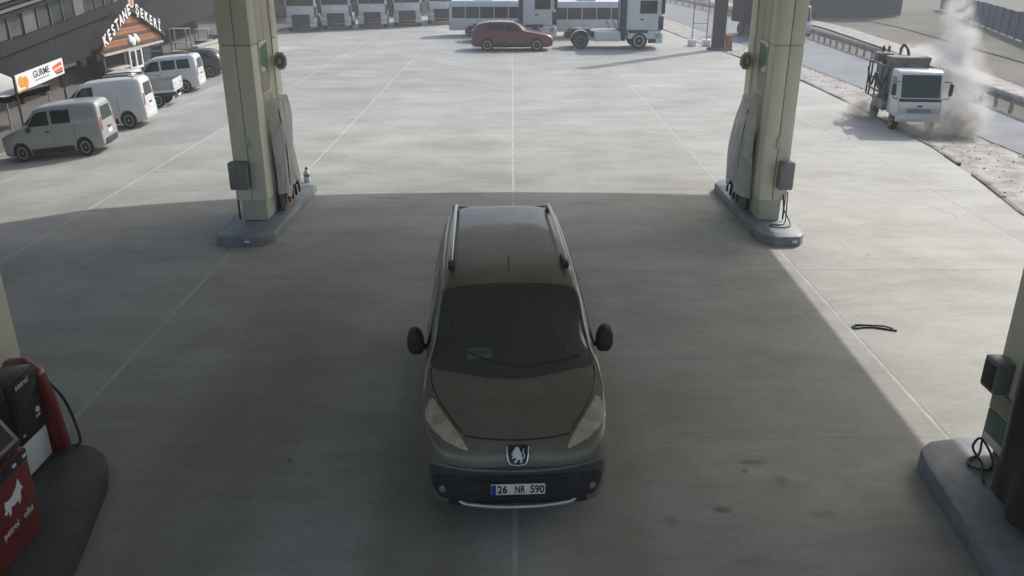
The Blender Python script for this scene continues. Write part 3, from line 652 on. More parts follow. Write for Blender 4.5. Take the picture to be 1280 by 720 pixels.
# ------------------------------------------------------------------ the dark grey people carrier under the canopy
def main_car():
    o = thing('parked_car', 'dark grey people carrier with silver roof rails under the canopy, plate 26 NR 590', 'car', (.05, 6.1, 0), .0425)
    V, F = loft(PARTNER, 190, 90)
    bvh = bvh_of(V, F)
    ws = [(-.785, 1.14), (-.765, 1.04), (-.68, .965), (-.42, .885), (-.2, .84), (0, .825), (.2, .84), (.42, .885), (.68, .965), (.765, 1.04), (.785, 1.14), (.70, 1.52), (.672, 1.64), (.64, 1.68), (.3, 1.695), (0, 1.70), (-.3, 1.695), (-.64, 1.68), (-.672, 1.64), (-.70, 1.52)]
    # open the body under the windscreen so that the cabin shows through the glass
    def inside(x, y, poly):
        c = False
        for i in range(len(poly)):
            (x1, y1), (x2, y2) = poly[i-1], poly[i]
            if (y1 > y) != (y2 > y) and x < (x2-x1)*(y-y1)/(y2-y1)+x1: c = not c
        return c
    shrunk = [(x*.975, 1.3+(y-1.3)*.965) for x, y in ws]
    keep = []
    for f in F:
        cx = sum(V[i][0] for i in f)/len(f); cy = sum(V[i][1] for i in f)/len(f); cz_ = sum(V[i][2] for i in f)/len(f)
        if cz_ > 1.0 and inside(cx, cy, shrunk): continue
        keep.append(f)
    body = obj('body', (V, keep), 'dgrey', o, 40)
    # windscreen with black border, then the pane
    g = patch('windscreen', bvh, ws, 'z', 'glass', o, .004, .004, .05)
    def ring(outer, k, yk, c): return [(x*k, c+(y-c)*yk) for x, y in outer]
    inner = ring(ws, .93, .90, 1.3)
    bm = new_bm(); n = len(ws); oo = resample(ws, .05)
    ii = [(x*.965, 1.305+(y-1.305)*.95) for x, y in oo]
    def on(p, off):
        h = bvh.ray_cast(Vector((p[0], p[1], 5)), Vector((0, 0, -1))); return h[0]+h[1]*off*(1 if h[1].z > 0 else -1)
    va = [bm.verts.new(on(p, .006)) for p in oo]; vb = [bm.verts.new(on(p, .006)) for p in ii]
    for i in range(len(oo)): bm.faces.new((va[i], va[(i+1) % len(oo)], vb[(i+1) % len(oo)], vb[i]))
    obj('windscreen_border', bm, 'seat', g, 60)
    # cabin
    B('dashboard', (-.70, .70, .98, 1.52, .70, 1.0), 'plastic', o, .05)
    PR('dash_top', [(.90, .96), (.92, 1.03), (1.34, 1.075), (1.42, 1.02), (1.42, .96)], 'x', -.68, .68, 'seat', o, .015)
    for x in (-.37, .37):
        st = B('seat', (x-.24, x+.24, 1.98, 2.5, .55, .75), 'seat', o, .06); PR('seat_back', [(2.42, .65), (2.36, .75), (2.50, 1.28), (2.60, 1.28), (2.56, .65)], 'x', x-.23, x+.23, 'seat', st, .04); B('headrest', (x-.13, x+.13, 2.50, 2.60, 1.31, 1.5), 'seat', st, .04)
    T('steering_wheel', [(.37+.185*math.cos(a), 1.60-.07*math.sin(a), 1.02+.17*math.sin(a)) for a in [k*2*math.pi/24 for k in range(25)]], .015, 'plastic', o)
    B('floor_pan', (-.80, .80, 1.0, 4.2, .28, .34), 'seat', o)
    B('parcel_shelf', (-.8, .8, 2.75, 4.25, .9, .93), 'seat', o)
    # card lying on the dashboard
    bm = new_bm(); box(bm, -.115, .115, -.06, .06, -.002, .002)
    c = obj('card', bm, 'paper', o); c.location = (-.315, 1.30, 1.115); c.rotation_euler = (R(28), 0, R(2))
    bm = new_bm(); box(bm, -.105, .105, -.02, .045, .0025, .004); obj('print', bm, 'pgreen', c)
    # bonnet shut line, wipers, cowl
    hood_line = [(-.46, .115), (-.3, .082), (0, .062), (.3, .082), (.46, .115)]
    def ontop(x, y, dz=.002):
        h = bvh.ray_cast(Vector((x, y, 5)), Vector((0, 0, -1))); return (x, y, h[0].z+dz)
    T('bonnet_gap', [ontop(p.x, p.y) for p in spline([(x, y+.05, 0) for x, y in hood_line], 6)], .008, 'ink', o, 6)
    for s in (-1, 1):
        T('bonnet_gap', [ontop(s*x, y) for x, y in ((.47, .19), (.56, .33), (.68, .55), (.745, .75), (.775, .9), (.775, 1.03))], .006, 'ink', o, 6)
        # silver strip over fender edge and A pillar
        T('wiper', [ontop(s*x+.1, y, .028) for x, y in ((.02, .92), (.2, .95), (.42, 1.01), (.55, 1.08))], .007, 'plastic', o, 6)
        hl = patch('headlight', bvh, [(s*x, y) for x, y in ((.43, .055), (.50, .07), (.62, .13), (.735, .26), (.80, .40), (.805, .50), (.77, .60), (.735, .60), (.68, .48), (.60, .34), (.51, .19))], 'z', 'lens', o, .006, .02, .03)
        hx, hy = s*.68, .36
        h = bvh.ray_cast(Vector((hx, hy, 5)), Vector((0, 0, -1)))
        bm = new_bm(); lathe(bm, [(.062, -.01), (.062, .003), (.045, .008), (.01, .009)], 'z', 20); bulb = obj('reflector_bowl', bm, 'satin', hl, 40); bulb.location = h[0]; bulb.rotation_euler = h[1].to_track_quat('Z', 'Y').to_euler()
        # fog lamp
        fg = patch('fog_lamp_recess', bvh, [(s*x, z) for x, z in ((.50, .335), (.68, .345), (.735, .44), (.735, .545), (.68, .585), (.52, .595), (.54, .52))], 'y', 'plastic', o, .006, .02, .03)
        fp = bvh.ray_cast(Vector((s*.65, -2, .435)), Vector((0, 1, 0)))[0]
        obj('fog_lamp', lathe(new_bm(), [(.036, .02), (.036, -.008), (.028, -.013), (.006, -.015)], 'y', 18, fp), 'steel', fg, 40)
        # mirrors
        mr_ = PR('mirror', [(s*x, z) for x, z in ((.87, 1.02), (.875, 1.18), (.915, 1.265), (.99, 1.28), (1.035, 1.23), (1.04, 1.09), (1.0, 1.01))], 'y', 1.46, 1.66, 'plastic', o, .045)
        T('mirror_arm', [(s*.81, 1.58, 1.04), (s*.85, 1.58, 1.06), (s*.92, 1.59, 1.09)], .03, 'plastic', mr_)
        # side windows, door lines, rails
        sw = lambda y0, y1, t0, t1: [(y0, 1.145), (y1, 1.15), (t1, 1.60), (t0, 1.585)]
        patch('side_window', bvh, [(1.36, 1.14), (2.28, 1.15), (2.26, 1.60), (1.82, 1.575), (1.62, 1.45)], 'x', 'dglass', o, .004, .01, .06, s)
        patch('side_window', bvh, sw(2.36, 3.22, 2.36, 3.2), 'x', 'dglass', o, .004, .01, .06, s)
        patch('side_window', bvh, sw(3.3, 4.08, 3.3, 4.0), 'x', 'dglass', o, .004, .01, .06, s)
        patch('side_strip', bvh, [(.95, .48), (3.1, .48), (3.1, .60), (.95, .60)], 'x', 'plastic', o, .012, .02, .1, s)
        patch('door_handle', bvh, [(2.1, .98), (2.28, .98), (2.28, 1.02), (2.1, 1.02)], 'x', 'plastic', o, .02, .03, .1, s)
        rail = spline([(s*.60, 2.08, 1.755), (s*.598, 2.2, 1.795), (s*.592, 2.5, 1.83), (s*.585, 3.2, 1.85), (s*.58, 3.8, 1.845), (s*.575, 4.05, 1.82), (s*.575, 4.15, 1.775)], 5)
        rr = T('roof_rail', rail, .022, 'satin', o, 10)
        for y0, y1 in ((1.98, 2.3), (4.0, 4.2)): B('rail_foot', (s*.594-.032, s*.594+.032, y0, y1, 1.735, 1.79), 'plastic', rr, .012)
        # roof ditch strip and A pillar strip catching light
        T('drip_strip', [Vector(bvh.find_nearest(Vector((s*x, y, z)))[0]) for x, y, z in ((.84, .75, 1.02), (.82, 1.05, 1.1), (.775, 1.28, 1.18), (.735, 1.45, 1.36), (.70, 1.60, 1.56), (.69, 1.75, 1.66), (.69, 2.2, 1.71), (.69, 3.2, 1.73), (.68, 4.0, 1.71))], .011, 'satin', o, 6)
    for x in (-.74, .74):
        for y in (.85, 3.55): wheel(o, x, y, .31, .19)
    # grille, bumper, badge, plate
    patch('front_bumper', bvh, [(-.60, .345), (.60, .345), (.74, .42), (.775, .52), (.76, .645), (.45, .665), (0, .672), (-.45, .665), (-.76, .645), (-.775, .52), (-.74, .42)], 'y', 'bumper', o, .004, .02, .04)
    patch('grille', bvh, [(-.50, .345), (.50, .345), (.54, .52), (.50, .595), (-.50, .595), (-.54, .52)], 'y', 'plastic', o, .008, .03, .04)
    for z in (.37, .54, .57): T('grille_bar', [(x, bvh.ray_cast(Vector((x, -2, z)), Vector((0, 1, 0)))[0].y-.012, z) for x in np.linspace(-.46, .46, 15)], .007, 'black', o, 6)
    T('bumper_lip', [(x, bvh.ray_cast(Vector((x, -2, z)), Vector((0, 1, 0)))[0].y-.008, z) for x, z in [(t, .635+.06*(abs(t)/.7)**2) for t in np.linspace(-.70, .70, 27)]], .014, 'dgrey', o, 8)
    sk = spline([(sx_*x*1.1, y, z+.07) for sx_, x, y, z in ((-1, .64, .13, .30), (-1, .54, .085, .268), (-1, .46, .03, .245), (-1, .40, .0, .225), (-1, .2, -.03, .215), (1, 0, -.04, .213), (1, .2, -.03, .215), (1, .40, .0, .225), (1, .46, .03, .245), (1, .54, .085, .268), (1, .64, .13, .30))], 6)
    T('skid_bar', sk, .022, 'satin', o, 8)
    patch('lower_valance', bvh, [(-.62, .25), (.62, .25), (.60, .335), (-.60, .335)], 'y', 'plastic', o, .006, .03, .05)
    pl = thing_part = B('number_plate', (-.235, .235, -.052, -.035, .415, .52), 'plate', o, .006)
    B('blue_strip', (-.232, -.19, -.0545, -.0525, .418, .517), 'blue', pl)
    for word, x, wd_ in (('26', -.135, .085), ('NR', .015, .09), ('590', .165, .12)):
        text('plate_text', word, .105, 'ink', pl, basis((1, 0, 0), (0, 0, 1), (x, -.0535, .4675)), .001, bold=.003, width=wd_)
    # emblem: dark shield, chrome border, rampant lion
    bd = [(-.085, .83), (.085, .83), (.078, .75), (.06, .715), (0, .70), (-.06, .715), (-.078, .75)]
    bs = patch('badge', bvh, bd, 'y', 'black', o, .01, .02, .02)
    def onf(x, z, off=.012):
        h = bvh.ray_cast(Vector((x, -3, z)), Vector((0, 1, 0))); return h[0]+(h[1] if h[1].y < 0 else -h[1])*off
    T('badge_border', [onf(p.x, p.y) for p in spline([(-.094, .825, 0), (-.086, .745, 0), (-.066, .703, 0), (0, .688, 0), (.066, .703, 0), (.086, .745, 0), (.094, .825, 0)], 6)], .0065, 'chrome', bs, 8)
    lion = [(-.050, .792), (-.030, .800), (-.022, .816), (-.002, .822), (.014, .812), (.018, .795), (.030, .785), (.036, .760), (.032, .742), (.040, .728), (.034, .712), (.016, .712), (.022, .724), (.014, .738), (-.002, .732), (-.010, .716), (-.036, .712), (-.030, .724), (-.018, .728), (-.012, .744), (-.024, .752), (-.046, .742), (-.050, .752), (-.030, .766), (-.050, .770), (-.054, .780), (-.026, .784)]
    patch('lion_emblem', bvh, lion, 'y', 'wpanel', bs, .016, .006, .012)
    T('lion_tail', [onf(p.x, p.y, .016) for p in spline([(.03, .745, 0), (.05, .75, 0), (.056, .77, 0), (.046, .79, 0), (.052, .81, 0)], 5)], .005, 'wpanel', bs, 6)
    # roof details: aerial, rear spoiler, faint crease lines
    T('aerial', [(0, 1.92, 1.74), (0, 1.98, 1.80), (0, 2.06, 1.86)], .006, 'plastic', o, 6)
    PR('rear_spoiler', [(4.24, 1.735), (4.26, 1.752), (4.42, 1.715), (4.41, 1.695)], 'x', -.56, .56, 'dgrey', o, .006)
    for s in (-1, 1):
        patch('tail_lamp', bvh, [(s*.66, .95), (s*.80, .95), (s*.68, 1.45), (s*.58, 1.45)], 'Y', 'tail', o, .006, .02, .06)
    patch('rear_window', bvh, [(-.56, 1.15), (.56, 1.15), (.48, 1.55), (-.48, 1.55)], 'Y', 'dglass', o, .006, .02, .08)
    return o
main_car()

# ------------------------------------------------------------------ vans and cars
def lofted(name, label, cat, table, paint, loc, ang, scale, wheels, wr, glass=(), side_glass=(), tails=(), lamps=(), group=None, rails=False, plate=True, rear_glass=None, handle=True, seams=()):
    o = thing(name, label, cat, loc, ang, group, scale)
    if loc[0] < -9: o.rotation_euler[0] = TILT*fade(loc[1])
    V, F = loft(table, 70, 44); bvh = bvh_of(V, F)
    me = cut_wheels(V, F, wheels, wr*1.18); me.materials.clear(); me.materials.append(M[paint])
    me.polygons.foreach_set('use_smooth', [True]*len(me.polygons)); me.set_sharp_from_angle(angle=R(40))
    b = bpy.data.objects.new('body', me); C.objects.link(b); b.parent = o
    Ln = table[-1][0]; W = max(r[1] for r in table)
    for (y, z) in wheels:
        for s in (-1, 1): wheel(o, s*(W-.12), y, wr, .2)
    for s in (-1, 1):
        for poly, gm in side_glass: patch('side_window', bvh, poly, 'x', gm, o, .005, .012, .1, s)
        for poly in tails: patch('tail_lamp', bvh, [(s*x, z) for x, z in poly], 'Y', 'tail', o, .008, .02, .08)
        for poly in lamps: patch('headlight', bvh, [(s*x, z) for x, z in poly], 'y', 'lens', o, .008, .02, .08)
        for y in seams: patch('door_gap', bvh, [(y, .35), (y+.015, .35), (y+.015, 1.1), (y, 1.1)], 'x', 'ink', o, .002, .004, .3, s)
        patch('sill_strip', bvh, [(wheels[0][0]+.45, .24), (wheels[1][0]-.45, .24), (wheels[1][0]-.45, .42), (wheels[0][0]+.45, .40)], 'x', 'plastic', o, .022, .04, .1, s)
        if handle: patch('door_handle', bvh, [(2.05, .92), (2.25, .92), (2.25, .96), (2.05, .96)], 'x', 'plastic', o, .02, .03, .2, s)
        PR('mirror', [(s*(W+.0), .98), (s*(W+.02), 1.12), (s*(W+.16), 1.15), (s*(W+.17), .99)], 'y', table[8][0]-.02, table[8][0]+.14, 'plastic', o, .02)
        if rails:
            rr = T('roof_rail', spline([(s*.60, 1.9, 1.72), (s*.60, 2.1, 1.82), (s*.59, 3.2, 1.87), (s*.58, 3.9, 1.85), (s*.58, 4.1, 1.78)], 5), .022, 'plastic', o, 6)
    for poly in glass: patch('windscreen', bvh, poly, 'z', 'dglass', o, .005, .012, .1)
    if rear_glass: patch('rear_window', bvh, rear_glass, 'Y', 'dglass', o, .006, .02, .1)
    if plate:
        h = bvh.ray_cast(Vector((0.0, 12, .68)), Vector((0, -1, 0)))[0]; B('number_plate', (-.2, .2, h.y-.01, h.y+.02, .62, .74), 'plate', o)
        B('rear_handle', (-.16, .16, h.y-.02, h.y+.03, .80, .86), 'plastic', o, .01)
    h = bvh.ray_cast(Vector((0, 12, .42)), Vector((0, -1, 0)))[0]; PR('rear_bumper', [(-W*.88, h.y-.3), (-W*.86, h.y-.02), (-W*.5, h.y+.06), (W*.5, h.y+.06), (W*.86, h.y-.02), (W*.88, h.y-.3)], 'z', .30, .50, 'plastic' if paint != 'white' else 'white', o, .03)
    patch('grille', bvh, [(-.4, .34), (.4, .34), (.42, .52), (-.42, .52)], 'y', 'plastic', o, .006, .02, .1)
    return o
WS = [(-.74, 1.28), (-.42, .985), (0, .915), (.42, .985), (.74, 1.28), (.66, 1.62), (0, 1.69), (-.66, 1.62)]
VT = [[(.64, .80), (.78, .80), (.72, 1.22), (.60, 1.22)]]
VL = [[(.5, .72), (.72, .80), (.72, .9), (.55, .82)]]
VG1 = ([(1.36, 1.14), (2.28, 1.15), (2.26, 1.60), (1.82, 1.575), (1.62, 1.45)], 'dglass')
VGR = ([(2.4, 1.17), (3.2, 1.17), (3.2, 1.60), (2.4, 1.60)], 'dglass')
RG = [(-.55, 1.10), (.55, 1.10), (.47, 1.54), (-.47, 1.54)]
HW = [(.85, .31), (3.55, .31)]
AV = math.atan2(-1, .13)          # nose towards the shops
def fromrear(x, y, ang, length):
    px_, py_ = x+math.sin(ang)*length, y-math.cos(ang)*length; return (px_, py_, ramp_z(px_, py_))
TILT = math.atan(.078)
grpv = 'vans and pickup parked nose-in at the shops'
G1 = AV
lofted('parked_van', 'grey van with side door windows parked beside the banner pole', 'van', PARTNER, 'silver', fromrear(-10.8, 22.55, AV, 2.6), AV, (.76, .59, .78), HW, .31,
       [WS], [VG1, VGR], VT, VL, grpv, rails=False, rear_glass=RG, seams=(2.33, 3.25))
lofted('parked_van', 'white windowless panel van with bright rear doors, between silver van and pickup', 'van', PARTNER, 'white', fromrear(-11.25, 26.45, AV, 2.95), AV, (.76, .67, .84), HW, .31,
       [WS], [VG1], VT, VL, grpv, rails=True, rear_glass=RG, seams=(2.33, 3.25))
lofted('parked_van', 'white people carrier with dark side windows parked beyond the pickup, before the kiosk', 'van', PARTNER, 'white', fromrear(-12.35, 34.2, AV, 2.9), AV, (.78, .66, .80), HW, .31,
       [WS], [VG1, VGR, ([(3.3, 1.17), (4.05, 1.17), (4.0, 1.60), (3.3, 1.60)], 'dglass')], VT, VL, grpv, rails=True, rear_glass=RG, seams=(2.33, 3.25))
HWS = [(-.74, 1.42), (-.4, 1.16), (0, 1.10), (.4, 1.16), (.74, 1.42), (.60, 1.86), (0, 2.0), (-.60, 1.86)]
HSG = [([(1.55, 1.03), (2.45, 1.04), (2.43, 1.36), (1.98, 1.34)], 'dglass'), ([(2.52, 1.05), (3.55, 1.06), (3.25, 1.33), (2.52, 1.37)], 'dglass')]
HT = [[(.58, .74), (.74, .74), (.66, .92), (.52, .92)]]
HL_ = [[(.42, .58), (.68, .62), (.70, .70), (.45, .66)]]
lofted('parked_car', 'dark hatchback parked past the last van, partly behind the beige column', 'car', HATCH, 'darkcar', fromrear(-13.0, 38.9, AV, 2.6), AV, (.78, .62, .80), [(.82, .31), (3.38, .31)], .31,
       [HWS], HSG, HT, HL_, rear_glass=[(-.48, 1.02), (.48, 1.02), (.42, 1.3), (-.42, 1.3)])
lofted('red_car', 'maroon red hatchback standing in front of the white tractor trucks', 'car', HATCH, 'red', (2.15, 46.2, 0), R(90), (1, 1.02, 1), [(.82, .32), (3.38, .32)], .32,
       [HWS], HSG, HT, HL_, rear_glass=[(-.48, 1.02), (.48, 1.02), (.42, 1.3), (-.42, 1.3)], seams=(2.48,))

# pickup with crew cab and white drop-side bed
def pickup():
    a = AV
    o = thing('pickup_truck', 'white crew cab pickup with drop-side bed between two vans', 'pickup', fromrear(-11.9, 30.6, a, 3.4), a, grpv, (.74, .68, .74)); o.rotation_euler[0] = TILT
    cab = PR('cab', [(.0, .45), (.0, .85), (.12, .98), (1.05, 1.12), (1.62, 1.72), (1.8, 1.80), (2.9, 1.80), (3.05, 1.72), (3.08, .45)], 'x', -.84, .84, 'white', o, .06)
    for s in (-1, 1):
        for q in ([(1.22, 1.16), (1.95, 1.16), (1.95, 1.66), (1.70, 1.66)], [(2.05, 1.16), (2.85, 1.16), (2.85, 1.66), (2.05, 1.66)]):
            PR('side_window', q, 'x', s*.842-.004, s*.842+.006 if s > 0 else s*.842+.004, 'dglass', o)
        B('bed_side', (s*.86-.02, s*.86+.02, 3.15, 4.92, .78, 1.22), 'silver', o, .01)
        B('mirror', (s*.98-.08, s*.98+.08, 1.2, 1.3, 1.1, 1.35), 'plastic', o, .02)
        B('tail_lamp', (s*.66-.1, s*.66+.1, 4.94, 4.97, .58, .70), 'tail', o)
        for y in (.72, 4.0): wheel(o, s*.76, y, .34, .22)
    PR('windscreen', [(1.10, 1.19), (1.585, 1.70), (1.57, 1.715), (1.085, 1.205)], 'x', -.72, .72, 'dglass', o)
    B('rear_window', (-.6, .6, 3.075, 3.09, 1.25, 1.62), 'dglass', o)
    B('bed_floor', (-.88, .88, 3.12, 4.93, .68, .77), 'offwhite', o, .01)
    tg = B('tailgate', (-.88, .88, 4.935, 4.97, .775, 1.24), 'white', o, .012)
    for x in (-.5, .5): B('latch', (x-.06, x+.06, 4.972, 4.985, .98, 1.03), 'steel', tg)
    B('headboard', (-.85, .85, 3.1, 3.14, .78, 1.5), 'silver', o, .01)
    for x in (-.4, .4): B('chassis_rail', (x-.05, x+.05, .3, 4.9, .46, .67), 'dsteel', o)
    B('rear_bar', (-.7, .7, 4.86, 4.92, .36, .46), 'dsteel', o, .01)
    B('number_plate', (-.2, .2, 4.925, 4.935, .40, .50), 'plate', o)
pickup()

# ------------------------------------------------------------------ tractor trucks
def tractor(label, loc, ang, sc, group=None, light='tpaint'):
    o = thing('tractor_truck', label, 'truck', loc, ang, group, (sc, sc, sc))
    B('cab', (-1.22, 1.22, .08, 2.25, 1.10, 3.75), light, o, .12)
    B('lower_cab', (-1.20, 1.20, .10, 2.1, .62, 1.10), light, o, .05)
    B('windscreen', (-1.08, 1.08, .04, .10, 2.02, 3.05), 'dglass', o, .03)
    B('sun_visor', (-1.1, 1.1, -.12, .08, 3.08, 3.2), 'gglass', o, .02)
    gp = B('front_panel', (-1.12, 1.12, .03, .09, 1.36, 1.94), light, o, .02)
    B('badge', (-.12, .12, .01, .03, 1.72, 1.82), 'chrome', gp, .01)
    gr = B('grille', (-.72, .72, .02, .10, .52, 1.33), 'plastic', o, .02)
    for k in range(4): B('grille_bar', (-.68, .68, .0, .03, .66+.16*k, .71+.16*k), 'dsteel', gr, .008)
    B('step_bar', (-.70, .70, -.02, .2, .32, .50), 'plastic', o, .03)
    for s in (-1, 1):
        bp = B('bumper_corner', (min(s*.74, s*1.20), max(s*.74, s*1.20), -.02, .5, .36, .98), light, o, .05)
        B('headlight', (min(s*.80, s*1.14), max(s*.80, s*1.14), -.035, -.015, .62, .86), 'lens', bp, .008)
        B('side_window', (min(s*1.222, s*1.23), max(s*1.222, s*1.23), .42, 1.45, 2.1, 2.85), 'dglass', o)
        B('corner_deflector', (min(s*1.13, s*1.25), max(s*1.13, s*1.25), -.01, .3, 1.15, 1.95), 'dsteel', o, .03)
        dr = B('door_handle', (min(s*1.222, s*1.25), max(s*1.222, s*1.25), 1.2, 1.42, 1.72, 1.80), 'plastic', o)
        m_ = B('mirror', (min(s*1.36, s*1.52), max(s*1.36, s*1.52), -.02, .18, 2.1, 2.95), 'plastic', o, .04)
        T('mirror_arm', [(s*1.2, .15, 3.0), (s*1.45, .08, 3.0), (s*1.45, .08, 2.9)], .025, 'plastic', m_)
        B('step', (min(s*1.0, s*1.22), max(s*1.0, s*1.22), .4, .85, .38, .62), 'plastic', o, .02)
        B('wheel_arch', (min(s*.9, s*1.23), max(s*.9, s*1.23), .88, 2.08, .95, 1.16), 'dsteel', o, .05)
        B('side_tank', (min(s*.75, s*1.2), max(s*.75, s*1.2), 2.55, 4.15, .48, 1.05), 'offwhite', o, .06)
        B('side_fairing', (min(s*1.05, s*1.2), max(s*1.05, s*1.2), 2.26, 2.5, .5, 2.9), 'dsteel', o, .02)
        for k in range(7):
            a0, a1 = math.pi*(.08+.12*k), math.pi*(.08+.12*(k+1)); r0 = .62
            PR('mudguard', [(5.0+r0*math.cos(a0), .5+r0*math.sin(a0)), (5.0+r0*math.cos(a1), .5+r0*math.sin(a1)), (5.0+(r0+.03)*math.cos(a1), .5+(r0+.03)*math.sin(a1)), (5.0+(r0+.03)*math.cos(a0), .5+(r0+.03)*math.sin(a0))], 'x', min(s*.7, s*1.22), max(s*.7, s*1.22), 'satin', o)
        wheel(o, s*1.06, 1.42, .5, .30, 'satin'); wheel(o, s*.98, 5.0, .5, .44, 'steel')
        B('chassis_rail', (s*.42-.05, s*.42+.05, .5, 5.9, .72, .98), 'dsteel', o)
        B('rear_lamp', (min(s*.6, s*1.0), max(s*.6, s*1.0), 5.88, 5.94, .6, .75), 'tail', o)
    B('fifth_wheel', (-.45, .45, 4.4, 5.5, 1.02, 1.16), 'dsteel', o, .03)
    B('cross_member', (-.45, .45, 5.75, 5.88, .7, .95), 'dsteel', o)
    B('cat_walk', (-.7, .7, 2.6, 4.3, 1.0, 1.04), 'steel', o)
    B('back_wall', (-1.1, 1.1, 2.252, 2.27, 1.2, 3.6), 'steel', o)
    T('exhaust', [(.95, 2.4, 1.0), (.95, 2.4, 3.4)], .08, 'satin', o)
    return o
trow = 'tractor trucks parked in a row nose to the forecourt'
t0 = tractor('white tractor truck cab seen head on, shaded front, in the row along the back', (-13.75, 57.0, 0), R(6), .80, trow)
t0['label'] = 'white tractor truck seen head on at the row end next to the shop hall'
for (x, y, lb) in ((-11.75, 58.4, 'white tractor truck seen head on, second in its row counted from the shop hall'), (-9.5, 59.6, 'white tractor truck seen head on, in the middle of the row of five'),
                   (-7.3, 61.2, 'white tractor truck seen head on, next but one to the midibus'), (-5.05, 63.2, 'white tractor truck seen head on, partly hidden behind the white midibus')):
    c = copy_tree(t0); c.location = (x, y, 0); c['label'] = lb
tB = tractor('white tractor truck without trailer parked side on beside the brown post', (8.0, 47.3, 0), R(90), .87)
tA = copy_tree(tB); tA.location = (2.55, 50.9, 0); tA['label'] = 'white tractor truck side on, half hidden behind the maroon car'

def midibus(label, loc, ang, sc):
    o = thing('midibus', label, 'bus', loc, ang, None, (sc, sc, sc))
    PR('body', [(0, .45), (0, 1.0), (.25, 1.35), (.75, 2.45), (1.0, 2.62), (6.4, 2.62), (6.55, 2.5), (6.6, .45)], 'x', -1.0, 1.0, 'tpaint', o, .09)
    for s in (-1, 1):
        x = s*1.002
        for y0, y1 in ((1.05, 2.0), (2.06, 3.1), (3.16, 4.2), (4.26, 5.3), (5.36, 6.35)):
            B('side_window', (x-.006, x+.006, y0, y1, 1.35, 2.18), 'gglass', o)
        for k in range(3): PR('body_stripe', [(1.0+.5*k, .6), (1.18+.5*k, .6), (1.5+.5*k, 1.3), (1.32+.5*k, 1.3)], 'x', x-.004, x+.004, 'galv', o)
        for y in (1.1, 5.0): wheel(o, s*.9, y, .38, .25)
        B('mirror', (s*1.15-.09, s*1.15+.09, .55, .7, 1.45, 1.85), 'plastic', o, .03)
        B('tail_lamp', (s*.82-.1, s*.82+.1, 6.58, 6.61, .8, 1.2), 'tail', o)
    PR('windscreen', [(.27, 1.42), (.72, 2.38), (.705, 2.39), (.255, 1.43)], 'x', -.88, .88, 'dglass', o)
    B('rear_window', (-.8, .8, 6.58, 6.605, 1.5, 2.2), 'dglass', o); B('roof_unit', (-.6, .6, 3.2, 4.6, 2.62, 2.78), 'offwhite', o, .05)
    B('bumper', (-.98, .98, -.06, .1, .38, .72), 'plastic', o, .04)
midibus('white midibus with green tinted windows behind the maroon car and tractor truck', (1.4, 54.6, 0), R(90), .80)
midibus('white midibus with grey slanted stripes behind the parked tractor truck', (7.6, 53.6, 0), R(90), .80)

